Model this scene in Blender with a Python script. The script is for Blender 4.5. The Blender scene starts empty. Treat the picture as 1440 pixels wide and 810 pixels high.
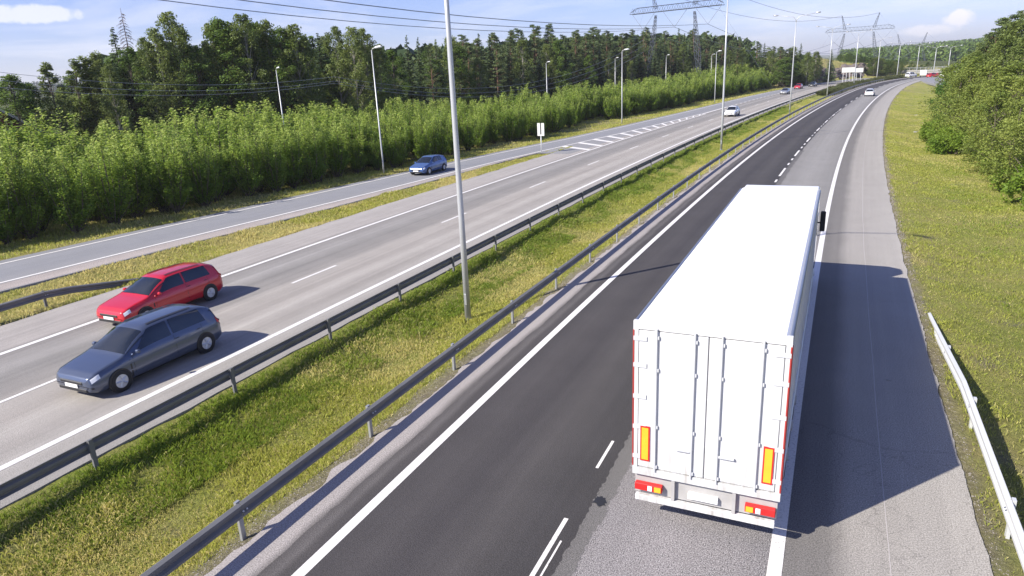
import bpy, math, random
import numpy as np
from math import radians, sin, cos, pi
from mathutils import Vector, Matrix
random.seed(7); RS = np.random.RandomState(7)
scn = bpy.context.scene
COL = scn.collection

# ------------------------------------------------------------------ camera
CAM_H = 8.11
PITCH, ROLL, FPX = 0.302472, -0.0475466, 965.15
cp, sp_ = cos(PITCH), sin(PITCH)
FW = np.array([0, cp, -sp_]); R0 = np.array([1.0, 0, 0]); U0 = np.array([0, sp_, cp])
RV = cos(ROLL) * R0 + sin(ROLL) * U0
UV_ = -sin(ROLL) * R0 + cos(ROLL) * U0
cam_data = bpy.data.cameras.new("camera")
cam = bpy.data.objects.new("camera", cam_data); COL.objects.link(cam)
cam_data.sensor_width = 36; cam_data.lens = FPX / 1440 * 36
cam_data.clip_start = 0.1; cam_data.clip_end = 20000
m = Matrix(((RV[0], UV_[0], -FW[0], 0), (RV[1], UV_[1], -FW[1], 0), (RV[2], UV_[2], -FW[2], CAM_H), (0, 0, 0, 1)))
cam.matrix_world = m
scn.camera = cam

# ------------------------------------------------------------------ light
SUN_EL = radians(37.2)
SH = Vector((0.896, 0.443, 0)).normalized()          # the way shadows fall
scn.view_settings.view_transform = 'Standard'
scn.view_settings.look = 'None'
scn.view_settings.exposure = 0.80
scn.view_settings.gamma = 1
w = bpy.data.worlds.new("World"); scn.world = w; w.use_nodes = True
nt = w.node_tree; nt.nodes.clear()
def N(t, typ, **kw):
    n = t.nodes.new(typ)
    for k, v in kw.items():
        if k.startswith('i_'):
            n.inputs[int(k[2:]) if k[2:].isdigit() else k[2:]].default_value = v
        else: setattr(n, k, v)
    return n
out = N(nt, 'ShaderNodeOutputWorld'); bg = N(nt, 'ShaderNodeBackground'); bg.inputs[1].default_value = 0.064
sky = N(nt, 'ShaderNodeTexSky', sky_type='NISHITA', sun_disc=False)
sky.sun_elevation = SUN_EL
sun_dir = Vector((-SH.x, -SH.y, 0))
sky.sun_rotation = math.atan2(sun_dir.x, sun_dir.y)
sky.air_density = 1.0; sky.dust_density = .3; sky.ozone_density = 1.5; sky.altitude = 50
# thin clouds: noise on the direction, flattened towards the horizon, plus one small cumulus
tc = N(nt, 'ShaderNodeTexCoord'); sep = N(nt, 'ShaderNodeSeparateXYZ'); nt.links.new(tc.outputs['Generated'], sep.inputs[0])
def math_(t, op, a, b=None, clamp=False):
    n = N(t, 'ShaderNodeMath', operation=op, use_clamp=clamp)
    for i, v in enumerate((a, b)):
        if v is None: continue
        if isinstance(v, (int, float)): n.inputs[i].default_value = v
        else: t.links.new(v, n.inputs[i])
    return n.outputs[0]
zc = math_(nt, 'ADD', math_(nt, 'MAXIMUM', sep.outputs[2], 0.0), 0.10)
comb = N(nt, 'ShaderNodeCombineXYZ')
nt.links.new(math_(nt, 'DIVIDE', sep.outputs[0], zc), comb.inputs[0])
nt.links.new(math_(nt, 'DIVIDE', sep.outputs[1], zc), comb.inputs[1])
nz = N(nt, 'ShaderNodeTexNoise'); nz.inputs['Scale'].default_value = 0.55; nz.inputs['Detail'].default_value = 9; nz.inputs['Roughness'].default_value = 0.6
nz.inputs['Distortion'].default_value = 0.5
nt.links.new(comb.outputs[0], nz.inputs['Vector'])
mr = N(nt, 'ShaderNodeMapRange'); mr.inputs[1].default_value = 0.48; mr.inputs[2].default_value = 0.76; mr.inputs[3].default_value = 0.0; mr.inputs[4].default_value = 0.60
nt.links.new(nz.outputs[0], mr.inputs[0])
def cumulus(px, py, rx, ry, seed):
    v = FPX * FW + (px - 720) * RV + (405 - py) * UV_; v = v / np.linalg.norm(v)
    az = math.atan2(v[0], v[1])
    # local angular coordinates of the direction around the cloud's centre
    dx = math_(nt, 'SUBTRACT', math_(nt, 'MULTIPLY', sep.outputs[0], cos(az)), math_(nt, 'MULTIPLY', sep.outputs[1], sin(az)))
    dz = math_(nt, 'SUBTRACT', sep.outputs[2], float(v[2]))
    n2 = N(nt, 'ShaderNodeTexNoise'); n2.inputs['Scale'].default_value = 28; n2.inputs['Detail'].default_value = 7; n2.inputs['Roughness'].default_value = 0.62
    nt.links.new(tc.outputs['Generated'], n2.inputs['Vector'])
    e = math_(nt, 'ADD', math_(nt, 'POWER', math_(nt, 'ABSOLUTE', math_(nt, 'DIVIDE', dx, rx)), 2.0), math_(nt, 'POWER', math_(nt, 'ABSOLUTE', math_(nt, 'DIVIDE', dz, ry)), 2.0))
    front = math_(nt, 'GREATER_THAN', math_(nt, 'ADD', math_(nt, 'MULTIPLY', sep.outputs[0], float(v[0])), math_(nt, 'MULTIPLY', sep.outputs[1], float(v[1]))), 0.0)
    q = math_(nt, 'SUBTRACT', math_(nt, 'MULTIPLY', n2.outputs[0], 2.6), math_(nt, 'ADD', math_(nt, 'MULTIPLY', e, 0.9), 0.62))
    return math_(nt, 'MULTIPLY', math_(nt, 'MULTIPLY', q, 2.2, clamp=True), front)
c1 = cumulus(1346, 27, 0.022, 0.0135, 1); c2 = cumulus(1316, 42, 0.042, 0.0085, 2); c3 = cumulus(30, 20, 0.075, 0.012, 3)
cl = math_(nt, 'MAXIMUM', math_(nt, 'MAXIMUM', c1, math_(nt, 'MULTIPLY', c2, 0.8)), math_(nt, 'MAXIMUM', mr.outputs[0], math_(nt, 'MULTIPLY', c3, 0.6)))
mix = N(nt, 'ShaderNodeMix', data_type='RGBA')
grade = N(nt, 'ShaderNodeMix', data_type='RGBA', blend_type='MULTIPLY'); grade.inputs[0].default_value = 1; nt.links.new(sky.outputs[0], grade.inputs[6]); grade.inputs[7].default_value = (.90, .96, 1.55, 1)
nt.links.new(cl, mix.inputs[0]); nt.links.new(grade.outputs[2], mix.inputs[6]); mix.inputs[7].default_value = (11.0, 10.7, 11.4, 1)
nt.links.new(mix.outputs[2], bg.inputs[0]); nt.links.new(bg.outputs[0], out.inputs[0])
sd = bpy.data.lights.new("sun", 'SUN'); sun = bpy.data.objects.new("sun", sd); COL.objects.link(sun)
sd.energy = 5.0; sd.angle = radians(0.53); sd.color = (1.0, 0.94, 0.83)
ldir = Vector((SH.x * cos(SUN_EL), SH.y * cos(SUN_EL), -sin(SUN_EL)))
sun.rotation_euler = ldir.to_track_quat('-Z', 'Y').to_euler(); sun.location = (-60, -30, 60)

# ------------------------------------------------------------------ road geometry: s runs along the right carriageway's edge line, o is the offset to the right of it
_s = np.linspace(-40, 420, 1841); _ds = _s[1] - _s[0]; _u = _s / 100
_k = 0.0444637 + 0.1227244 * _u - 0.1683628 * _u ** 2 + 0.0593656 * _u ** 3
_k = np.where(_s < -10, _k[np.searchsorted(_s, -10)], _k); _k = np.where(_s > 318, 0.0, _k)
_th = np.cumsum(_k) * _ds / 100; _th = _th - np.interp(0, _s, _th) + 0.4427775
_X = np.cumsum(np.sin(_th)) * _ds; _Y = np.cumsum(np.cos(_th)) * _ds
_X = _X - np.interp(0, _s, _X) + 4.12387; _Y = _Y - np.interp(0, _s, _Y) + 9.4
def W(s, o):
    th = np.interp(s, _s, _th)
    return np.interp(s, _s, _X) + o * np.cos(th), np.interp(s, _s, _Y) - o * np.sin(th)
def TH(s): return float(np.interp(s, _s, _th))
def SO(x, y):
    x = np.atleast_1d(np.asarray(x, float)); y = np.atleast_1d(np.asarray(y, float))
    cs, cx, cy, ct = _s[::6], _X[::6], _Y[::6], _th[::6]
    S = np.empty(len(x)); O = np.empty(len(x))
    for a in range(0, len(x), 20000):
        b = slice(a, a + 20000)
        d = (x[b, None] - cx) ** 2 + (y[b, None] - cy) ** 2
        j = d.argmin(1)
        S[b] = cs[j] + (x[b] - cx[j]) * np.sin(ct[j]) + (y[b] - cy[j]) * np.cos(ct[j])
        O[b] = (x[b] - cx[j]) * np.cos(ct[j]) - (y[b] - cy[j]) * np.sin(ct[j])
    return S, O
def Hl(s): return np.interp(s, [-40, 7, 14, 23, 32, 50, 62, 79, 102, 113], [-38.5, -34, -33.3, -32.3, -31.4, -30.2, -28.9, -27, -25.5, -25.0])
def Il(s): return np.interp(s, [-40, 9, 17, 27, 40, 56, 73, 90, 117, 250], [-42.5, -38, -37.2, -36.1, -34.9, -33.4, -31.4, -30.2, -29.2, -28.6])
def Gs(s): return np.interp(s, [-40, 25, 45, 62], [1.7, 1.6, .9, .35])
def smooth(a, b, x): t = np.clip((x - a) / (b - a), 0, 1); return t * t * (3 - 2 * t)
def vnoise(x, y, seed=0):
    xi = np.floor(x).astype(np.int64); yi = np.floor(y).astype(np.int64); fx = x - xi; fy = y - yi
    def h(a, b):
        n = (a * 374761393 + b * 668265263 + seed * 982451653) & 0x7fffffff
        n = ((n ^ (n >> 13)) * 1274126177) & 0x7fffffff
        return ((n ^ (n >> 16)) & 0xffff) / 65535.0
    fx = fx * fx * (3 - 2 * fx); fy = fy * fy * (3 - 2 * fy)
    return (h(xi, yi) * (1 - fx) + h(xi + 1, yi) * fx) * (1 - fy) + (h(xi, yi + 1) * (1 - fx) + h(xi + 1, yi + 1) * fx) * fy
def zground(x, y, so=None):
    x = np.atleast_1d(np.asarray(x, float)); y = np.atleast_1d(np.asarray(y, float))
    s, o = SO(x, y) if so is None else so
    zr = np.interp(o, [3.1, 3.5, 4.2, 6.2, 9, 14, 30, 60, 110, 400], [-.025, -.04, -.10, -.5, -.62, -.3, .2, 1.5, 6, 18])
    zm = np.interp(o, [-14.9, -14.6, -14.0, -12.8, -11.4, -10.2, -9.4, -9.0, -8.9], [-.025, -.03, -.12, -.42, -.5, -.36, -.12, -.035, -.025])
    hh, ii = Hl(s), Il(s)
    v = np.clip((o - (hh + Gs(s) - .08)) / np.maximum(-27.4 - (hh + Gs(s) - .08), .01), 0, 1)
    zv = -.03 - .16 * np.sin(v * pi) * (hh < -28.6)
    d = (ii - 0.9) - o
    zl = np.interp(d, [0, .4, 2.2, 5, 11, 30, 120, 400], [-.06, -.1, -.32, -.2, .35, .9, 1.5, 4])
    zl = zl + smooth(100, 215, s) * smooth(5, 34, d) * 4.2
    hx, hy = 104.0, 262.0
    z = np.where(o > 3.1, zr, np.where(o > -8.9, -.025, np.where(o > -14.9, zm, np.where(o > -27.4, -.06, np.where(o > hh + Gs(s) - .08, zv, np.where(o > ii - .9, -.06, zl))))))
    off = (o < ii - 1.0)
    # grassy knoll with the rock cutting, left of the road far ahead
    cut = smooth(-33.5, -38.0, o) * smooth(228, 248, s) * (1 - smooth(372, 395, s))
    knoll = 6.9 * np.exp(-(((x - 116) / 26) ** 2 + ((y - 296) / 34) ** 2)) + 2.0 * np.exp(-(((x - 150) / 22) ** 2 + ((y - 318) / 22) ** 2)) + 3.1
    z = np.where(off, np.maximum(z, cut * knoll), z)
    bump = (vnoise(x * .45, y * .45, 3) - .5) * .16 + (vnoise(x * 1.5, y * 1.5, 4) - .5) * .07
    edge = smooth(0, .7, np.minimum(np.minimum(np.abs(o - 3.2), np.abs(o + 9.0)), np.minimum(np.abs(o + 14.8), np.minimum(np.abs(o - ii + .9), np.abs(o + 27.3)))))
    inroad = ((o < 3.2) & (o > -9.0)) | ((o < -14.8) & (o > -27.4)) | ((o < hh + Gs(s) - .08) & (o > ii - .9))
    z = np.where(inroad, z, z + bump * edge)
    r = np.hypot(x, y)
    far = smooth(520, 900, r); az = np.arctan2(x, y)
    ridge = 17 * np.exp(-((az - .80) / .24) ** 2) * smooth(620, 1300, r) + 26 * np.exp(-((az + .62) / .2) ** 2) * smooth(1500, 2600, r) + 7 * smooth(700, 1500, r) + 40 * smooth(3000, 9000, r)
    return z * (1 - far) + ridge - 4.0 * smooth(420, 600, r) * (1 - smooth(560, 900, r))
def zg(x, y): return float(zground(x, y)[0])
def at(px, py, d):
    v = FPX * FW + (px - 720) * RV + (405 - py) * UV_; v = v / math.hypot(v[0], v[1]); return v[0] * d, v[1] * d, CAM_H + v[2] * d

# ------------------------------------------------------------------ materials
def new_mat(name):
    mt = bpy.data.materials.new(name); mt.use_nodes = True; t = mt.node_tree; b = t.nodes['Principled BSDF']; return mt, t, b
def lin(c):
    return tuple(((v / 255) / 12.92 if v / 255 <= .04045 else ((v / 255 + .055) / 1.055) ** 2.4) for v in c)
def plain(name, col, rough=.6, metal=0, var=.12, scale=6, bump=0, coat=0, spec=.5):
    mt, t, b = new_mat(name)
    tc = N(t, 'ShaderNodeTexCoord'); n = N(t, 'ShaderNodeTexNoise'); n.inputs['Scale'].default_value = scale; n.inputs['Detail'].default_value = 6
    t.links.new(tc.outputs['Object'], n.inputs['Vector'])
    mx = N(t, 'ShaderNodeMix', data_type='RGBA'); t.links.new(n.outputs[0], mx.inputs[0])
    mx.inputs[6].default_value = (*[max(0, c * (1 - var)) for c in col], 1); mx.inputs[7].default_value = (*[min(1, c * (1 + var)) for c in col], 1)
    t.links.new(mx.outputs[2], b.inputs['Base Color']); b.inputs['Roughness'].default_value = rough; b.inputs['Metallic'].default_value = metal
    b.inputs['Coat Weight'].default_value = coat; b.inputs['Specular IOR Level'].default_value = spec
    if bump:
        bp = N(t, 'ShaderNodeBump'); bp.inputs['Strength'].default_value = bump; bp.inputs['Distance'].default_value = .02
        t.links.new(n.outputs[0], bp.inputs['Height']); t.links.new(bp.outputs[0], b.inputs['Normal'])
    return mt
def asphalt(name, stops, grain=.35, patch=.14, scale=55, streak=.12, rough=.85, bump=.5, speck=0.0, cracks=0.0):
    """stops: (offset in metres, linear colour); UV.x = offset, UV.y = distance along the road"""
    mt, t, b = new_mat(name); L = t.links
    uv = N(t, 'ShaderNodeUVMap'); sp = N(t, 'ShaderNodeSeparateXYZ'); L.new(uv.outputs[0], sp.inputs[0])
    wob = N(t, 'ShaderNodeTexNoise'); wob.inputs['Scale'].default_value = .35; wob.inputs['Detail'].default_value = 4; L.new(uv.outputs[0], wob.inputs['Vector'])
    offw = math_(t, 'ADD', sp.outputs[0], math_(t, 'MULTIPLY', math_(t, 'SUBTRACT', wob.outputs[0], .5), .35))
    lo, hi = stops[0][0], stops[-1][0]
    rm = N(t, 'ShaderNodeMapRange'); rm.inputs[1].default_value = lo; rm.inputs[2].default_value = hi; L.new(offw, rm.inputs[0])
    cr = N(t, 'ShaderNodeValToRGB'); L.new(rm.outputs[0], cr.inputs[0])
    while len(cr.color_ramp.elements) < len(stops): cr.color_ramp.elements.new(.5)
    for e, (p, c) in zip(cr.color_ramp.elements, stops): pass
    for i, (p, c) in enumerate(stops):
        e = cr.color_ramp.elements[i]; e.position = (p - lo) / (hi - lo)
    for i, (p, c) in enumerate(stops): cr.color_ramp.elements[i].color = (*c, 1)
    # streaks along the road
    mp = N(t, 'ShaderNodeMapping'); mp.inputs['Scale'].default_value = (4.0, .06, 1); L.new(uv.outputs[0], mp.inputs[0])
    st = N(t, 'ShaderNodeTexNoise'); st.inputs['Scale'].default_value = 1; st.inputs['Detail'].default_value = 5; L.new(mp.outputs[0], st.inputs['Vector'])
    pn = N(t, 'ShaderNodeTexNoise'); pn.inputs['Scale'].default_value = .6; pn.inputs['Detail'].default_value = 8; pn.inputs['Roughness'].default_value = .65; L.new(uv.outputs[0], pn.inputs['Vector'])
    gn = N(t, 'ShaderNodeTexNoise'); gn.inputs['Scale'].default_value = scale; gn.inputs['Detail'].default_value = 1; gn.inputs['Roughness'].default_value = .5; L.new(uv.outputs[0], gn.inputs['Vector'])
    f = math_(t, 'ADD', 1.0, math_(t, 'MULTIPLY', math_(t, 'SUBTRACT', st.outputs[0], .5), streak * 2))
    f = math_(t, 'MULTIPLY', f, math_(t, 'ADD', 1.0, math_(t, 'MULTIPLY', math_(t, 'SUBTRACT', pn.outputs[0], .5), patch * 2)))
    g2 = N(t, 'ShaderNodeTexNoise'); g2.inputs['Scale'].default_value = 13; g2.inputs['Detail'].default_value = 4; g2.inputs['Roughness'].default_value = .85; L.new(uv.outputs[0], g2.inputs['Vector'])
    gs = math_(t, 'ADD', math_(t, 'MULTIPLY', math_(t, 'SUBTRACT', gn.outputs[0], .5), grain * 4.5), math_(t, 'MULTIPLY', math_(t, 'SUBTRACT', g2.outputs[0], .5), grain * 1.3))
    f = math_(t, 'MULTIPLY', f, math_(t, 'MAXIMUM', math_(t, 'ADD', 1.0, gs), .15))
    hc = gn.outputs[0]
    if speck:
        vo = N(t, 'ShaderNodeTexVoronoi'); vo.inputs['Scale'].default_value = 34; L.new(uv.outputs[0], vo.inputs['Vector'])
        sr = N(t, 'ShaderNodeSeparateColor'); L.new(vo.outputs['Color'], sr.inputs[0])
        big = math_(t, 'MULTIPLY', math_(t, 'GREATER_THAN', sr.outputs[0], .55), speck)
        f = math_(t, 'MULTIPLY', f, math_(t, 'ADD', 1.0 - speck * .4, big))
    if cracks:
        vo = N(t, 'ShaderNodeTexVoronoi', feature='DISTANCE_TO_EDGE'); vo.inputs['Scale'].default_value = .22
        mp2 = N(t, 'ShaderNodeMapping'); mp2.inputs['Scale'].default_value = (.8, .5, 1)
        wn = N(t, 'ShaderNodeTexNoise'); wn.inputs['Scale'].default_value = 1.1; wn.inputs['Detail'].default_value = 6; L.new(uv.outputs[0], wn.inputs['Vector'])
        va = N(t, 'ShaderNodeVectorMath', operation='ADD'); sc = N(t, 'ShaderNodeVectorMath', operation='SCALE'); sc.inputs['Scale'].default_value = 1.2
        L.new(wn.outputs['Color'], sc.inputs[0]); L.new(uv.outputs[0], va.inputs[0]); L.new(sc.outputs[0], va.inputs[1]); L.new(va.outputs[0], mp2.inputs[0]); L.new(mp2.outputs[0], vo.inputs['Vector'])
        ck = math_(t, 'LESS_THAN', vo.outputs['Distance'], .0022)
        f = math_(t, 'MULTIPLY', f, math_(t, 'SUBTRACT', 1.0, math_(t, 'MULTIPLY', ck, cracks)))
    vm = N(t, 'ShaderNodeVectorMath', operation='SCALE'); L.new(cr.outputs[0], vm.inputs[0]); L.new(f, vm.inputs['Scale'])
    L.new(vm.outputs[0], b.inputs['Base Color']); b.inputs['Roughness'].default_value = rough; b.inputs['Specular IOR Level'].default_value = .3
    bp = N(t, 'ShaderNodeBump'); bp.inputs['Strength'].default_value = bump; bp.inputs['Distance'].default_value = .012
    L.new(hc, bp.inputs['Height']); L.new(bp.outputs[0], b.inputs['Normal'])
    return mt
def foliage(name, c0, c1, rough=.55, trans=.35, tip=None):
    """colour runs c0..c1 by a random value kept per leaf (attribute 'var') and a little per plant"""
    mt, t, b = new_mat(name); L = t.links
    at_ = N(t, 'ShaderNodeAttribute', attribute_name='var'); oi = N(t, 'ShaderNodeObjectInfo')
    sp = N(t, 'ShaderNodeSeparateColor'); L.new(at_.outputs['Color'], sp.inputs[0])
    mx = N(t, 'ShaderNodeMix', data_type='RGBA'); mx.inputs[6].default_value = (*c0, 1); mx.inputs[7].default_value = (*c1, 1)
    f = math_(t, 'ADD', math_(t, 'MULTIPLY', sp.outputs[0], .60), math_(t, 'MULTIPLY', oi.outputs['Random'], .40)); L.new(f, mx.inputs[0])
    cout = mx.outputs[2]
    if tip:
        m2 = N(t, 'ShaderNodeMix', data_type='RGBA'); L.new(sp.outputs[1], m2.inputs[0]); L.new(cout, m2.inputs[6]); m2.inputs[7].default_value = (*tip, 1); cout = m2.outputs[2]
    L.new(cout, b.inputs['Base Color']); b.inputs['Roughness'].default_value = rough; b.inputs['Specular IOR Level'].default_value = .3
    tr = N(t, 'ShaderNodeBsdfTranslucent'); hs = N(t, 'ShaderNodeHueSaturation'); hs.inputs['Value'].default_value = 1.3; hs.inputs['Hue'].default_value = .485
    L.new(cout, hs.inputs['Color']); L.new(hs.outputs[0], tr.inputs[0])
    ms = N(t, 'ShaderNodeMixShader'); ms.inputs[0].default_value = trans
    L.new(b.outputs[0], ms.inputs[1]); L.new(tr.outputs[0], ms.inputs[2]); L.new(ms.outputs[0], t.nodes['Material Output'].inputs[0])
    return mt
def ground_mat():
    mt, t, b = new_mat('grassy_ground'); L = t.links
    tcn = N(t, 'ShaderNodeTexCoord'); at_ = N(t, 'ShaderNodeAttribute', attribute_name='kinds'); sp = N(t, 'ShaderNodeSeparateColor'); L.new(at_.outputs['Color'], sp.inputs[0])
    def nz(s, d=6, r=.6):
        n = N(t, 'ShaderNodeTexNoise'); n.inputs['Scale'].default_value = s; n.inputs['Detail'].default_value = d; n.inputs['Roughness'].default_value = r; L.new(tcn.outputs['Object'], n.inputs['Vector']); return n.outputs[0]
    def mx(f, a, c):
        n = N(t, 'ShaderNodeMix', data_type='RGBA')
        L.new(f, n.inputs[0])
        for i, v in ((6, a), (7, c)):
            if isinstance(v, tuple): n.inputs[i].default_value = (*v, 1)
            else: L.new(v, n.inputs[i])
        return n.outputs[2]
    def ramp(v, a, c):
        r = N(t, 'ShaderNodeMapRange'); r.inputs[1].default_value = a; r.inputs[2].default_value = c; L.new(v, r.inputs[0]); return r.outputs[0]
    fine = ramp(nz(9, 8, .75), .35, .65); med = ramp(nz(.9, 7), .38, .62); big = ramp(nz(.16, 5), .4, .6)
    green = mx(fine, (.15, .195, .03), (.31, .36, .07)); dry = mx(fine, (.30, .26, .09), (.50, .44, .17))
    dirt = mx(fine, (.17, .14, .11), (.30, .26, .21))
    g = mx(math_(t, 'MULTIPLY', math_(t, 'ADD', math_(t, 'ADD', med, math_(t, 'MULTIPLY', big, .6)), sp.outputs[0]), .42, clamp=True), green, dry)
    g = mx(math_(t, 'MULTIPLY', ramp(nz(.55, 6), .58, .68), .6), g, dirt)
    g = mx(sp.outputs[1], g, dirt)
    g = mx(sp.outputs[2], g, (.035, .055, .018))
    L.new(g, b.inputs['Base Color']); b.inputs['Roughness'].default_value = .95; b.inputs['Specular IOR Level'].default_value = .15
    bp = N(t, 'ShaderNodeBump'); bp.inputs['Strength'].default_value = .9; bp.inputs['Distance'].default_value = .12
    L.new(fine, bp.inputs['Height']); L.new(bp.outputs[0], b.inputs['Normal'])
    return mt
PINK = (.335, .31, .29); LG = (.29, .268, .262); DK = (.052, .048, .050); MID = (.20, .185, .18)
M = {}
M['ground'] = ground_mat()
M['asph_r'] = asphalt('worn_asphalt_right', [(-9.1, (.33, .30, .29)), (-8.35, (.30, .275, .265)), (-8.15, (.10, .092, .09)), (-7.6, (.10, .09, .09)),
      (-3.4, (.2, .192, .185)), (-1.8, (.245, .236, .228)), (-.25, (.20, .193, .186)), (.2, (.15, .141, .134)), (.75, (.165, .155, .146)), (1.15, (.29, .271, .25)), (2.3, (.305, .286, .264)), (3.3, (.33, .31, .285))], grain=.42, cracks=.16, scale=42)
M['asph_dark'] = asphalt('new_dark_asphalt', [(-8.2, (.072, .066, .066)), (-7.95, (.105, .097, .096)), (-7.8, (.062, .057, .057)), (-7.5, DK), (-6.6, (.062, .057, .058)), (-5.9, (.050, .046, .048)), (-5.0, (.066, .061, .061)), (-4.2, (.048, .045, .046)), (-3.2, (.043, .040, .041))], grain=.42, patch=.22, streak=.16, scale=48, bump=.6)
M['asph_speck'] = asphalt('chipped_aggregate_asphalt', [(-3.6, (.20, .188, .186)), (-1.8, (.235, .22, .222)), (-.1, (.19, .18, .18))], grain=.95, speck=0, scale=50, bump=.55)
M['asph_mid'] = asphalt('half_worn_asphalt', [(-3.7, (.10, .095, .092)), (-3.0, (.15, .143, .138))], grain=.7, scale=60, bump=.5)
M['asph_l'] = asphalt('worn_asphalt_left', [(-27.4, (.32, .298, .28)), (-24.7, (.31, .287, .27)), (-24.3, (.19, .178, .168)), (-22.9, (.265, .252, .24)), (-22.0, (.20, .19, .18)), (-20.7, (.235, .22, .206)),
      (-20.2, (.32, .297, .272)), (-19.0, (.275, .253, .232)), (-18.3, (.345, .322, .296)), (-17.4, (.27, .25, .23)), (-16.5, (.325, .305, .282)), (-15.3, (.25, .236, .22)), (-14.7, (.27, .255, .24))], grain=.45, streak=.26, patch=.18)
M['asph_ramp'] = asphalt('ramp_asphalt', [(0, (.20, .20, .21)), (1.5, (.225, .228, .245)), (3.6, (.21, .212, .228)), (5, (.23, .228, .235))], grain=.28)
M['gravel'] = asphalt('gravel_strip', [(0, (.30, .265, .25)), (1, (.34, .30, .28))], grain=.5, patch=.25, scale=30, bump=1.0)
def paint(name, c, wear=.35):
    mt, t, b = new_mat(name); L = t.links
    tcn = N(t, 'ShaderNodeTexCoord'); n = N(t, 'ShaderNodeTexNoise'); n.inputs['Scale'].default_value = 22; n.inputs['Detail'].default_value = 8; n.inputs['Roughness'].default_value = .8
    L.new(tcn.outputs['Object'], n.inputs['Vector']); n2 = N(t, 'ShaderNodeTexNoise'); n2.inputs['Scale'].default_value = .8; n2.inputs['Detail'].default_value = 4; L.new(tcn.outputs['Object'], n2.inputs['Vector'])
    r = N(t, 'ShaderNodeMapRange'); r.inputs[1].default_value = .52; r.inputs[2].default_value = .68; L.new(n.outputs[0], r.inputs[0])
    f = math_(t, 'MULTIPLY', r.outputs[0], math_(t, 'MULTIPLY', n2.outputs[0], wear * 2.4), clamp=True)
    mx = N(t, 'ShaderNodeMix', data_type='RGBA'); L.new(f, mx.inputs[0]); mx.inputs[6].default_value = (*c, 1); mx.inputs[7].default_value = (.22, .2, .2, 1)
    L.new(mx.outputs[2], b.inputs['Base Color']); b.inputs['Roughness'].default_value = .6
    return mt
M['paint'] = paint('road_paint', (.70, .68, .66), .8)
M['paint_old'] = paint('old_road_paint', (.60, .57, .55), .8)
M['seam'] = plain('pale_seam', (.42, .39, .38), .9)
M['crack'] = plain('tar_crack', (.07, .062, .06), .9)
M['galv'] = plain('galvanised_steel', (.42, .43, .45), .42, .55, .12, 3)
M['galv_rail'] = plain('shade_dark_galvanised_rail', (.17, .17, .172), .55, .1, .3, 2, spec=.4)  # steel colour darkened to carry the shade on rail faces turned from the sun
M['galv_white'] = plain('bright_galvanised_rail', (.60, .61, .62), .45, .2, .1, 2)  # paler steel; the right-hand rail's sunlit look is put into this colour
M['pole'] = plain('galvanised_mast', (.46, .47, .485), .45, .35, .08, 2)
M['pylon'] = plain('pylon_steel', (.075, .085, .11), .7, 0, .05, 2)
M['wire'] = plain('conductor_wire', (.16, .18, .24), .6, 0, .05)
M['insul'] = plain('insulator_glass', (.22, .24, .30), .3)
M['white'] = plain('white_trailer_skin', (.60, .605, .615), .38, 0, .03, 1.5)
M['whiteroof'] = plain('white_trailer_roof', (.80, .80, .80), .5, 0, .025, .6)
M['cabwhite'] = plain('white_cab_paint', (.80, .80, .81), .25, 0, .02, 1, coat=.6)
M['blacktrim'] = plain('black_trim', (.02, .02, .022), .55)
M['rubber'] = plain('tyre_rubber', (.022, .021, .021), .85)
M['alu'] = plain('aluminium', (.55, .57, .60), .35, .35, .04)
def streaked(name, c, amt):
    mt, t, b = new_mat(name); L = t.links; tcn = N(t, 'ShaderNodeTexCoord'); mp = N(t, 'ShaderNodeMapping'); mp.inputs['Scale'].default_value = (9, 1.2, .7); L.new(tcn.outputs['Object'], mp.inputs[0])
    n = N(t, 'ShaderNodeTexNoise'); n.inputs['Scale'].default_value = 1; n.inputs['Detail'].default_value = 7; n.inputs['Roughness'].default_value = .7; L.new(mp.outputs[0], n.inputs['Vector'])
    r = N(t, 'ShaderNodeMapRange'); r.inputs[1].default_value = .42; r.inputs[2].default_value = .72; r.inputs[4].default_value = amt; L.new(n.outputs[0], r.inputs[0])
    sp = N(t, 'ShaderNodeSeparateXYZ'); L.new(tcn.outputs['Object'], sp.inputs[0]); lo = N(t, 'ShaderNodeMapRange'); lo.inputs[1].default_value = 2.3; lo.inputs[2].default_value = 1.0; lo.inputs[3].default_value = .35; lo.inputs[4].default_value = 1.6; L.new(sp.outputs[2], lo.inputs[0])
    f = math_(t, 'MULTIPLY', r.outputs[0], lo.outputs[0], clamp=True); mx = N(t, 'ShaderNodeMix', data_type='RGBA'); L.new(f, mx.inputs[0]); mx.inputs[6].default_value = (*c, 1); mx.inputs[7].default_value = (.30, .28, .25, 1)
    L.new(mx.outputs[2], b.inputs['Base Color']); b.inputs['Roughness'].default_value = .45; return mt
M['white'] = streaked('road_dusted_white_skin', (.60, .605, .615), .55); M['whiteroof'] = streaked('dusty_white_roof', (.80, .80, .80), .30)
M['rod'] = plain('zinc_rod', (.52, .53, .55), .5, 0, .05)
M['bluegrey'] = plain('blue_grey_rail', (.16, .19, .27), .4, .3, .05)
M['darkred'] = plain('faded_red_strip', (.36, .035, .03), .5)
M['red'] = plain('red_plastic', (.55, .02, .02), .3)
M['amber'] = plain('amber_reflective', (.85, .42, .03), .35)
M['grime'] = plain('road_grimed_grey', (.36, .35, .345), .7, 0, .25, 4)
M['glass'] = plain('dark_window_glass', (.012, .015, .02), .06, 0, 0, spec=.9)
M['lamp_lens'] = plain('clear_lens', (.75, .77, .8), .1)
M['plate'] = plain('number_plate', (.78, .78, .76), .5)
def carpaint(n, c, metal=.3): return plain(n, c, .28, metal, .02, 1, coat=.8)
M['signback'] = plain('sign_white', (.55, .55, .53), .5)
M['concrete'] = plain('concrete', (.27, .265, .255), .85, 0, .15, 1.5, .3)
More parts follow.
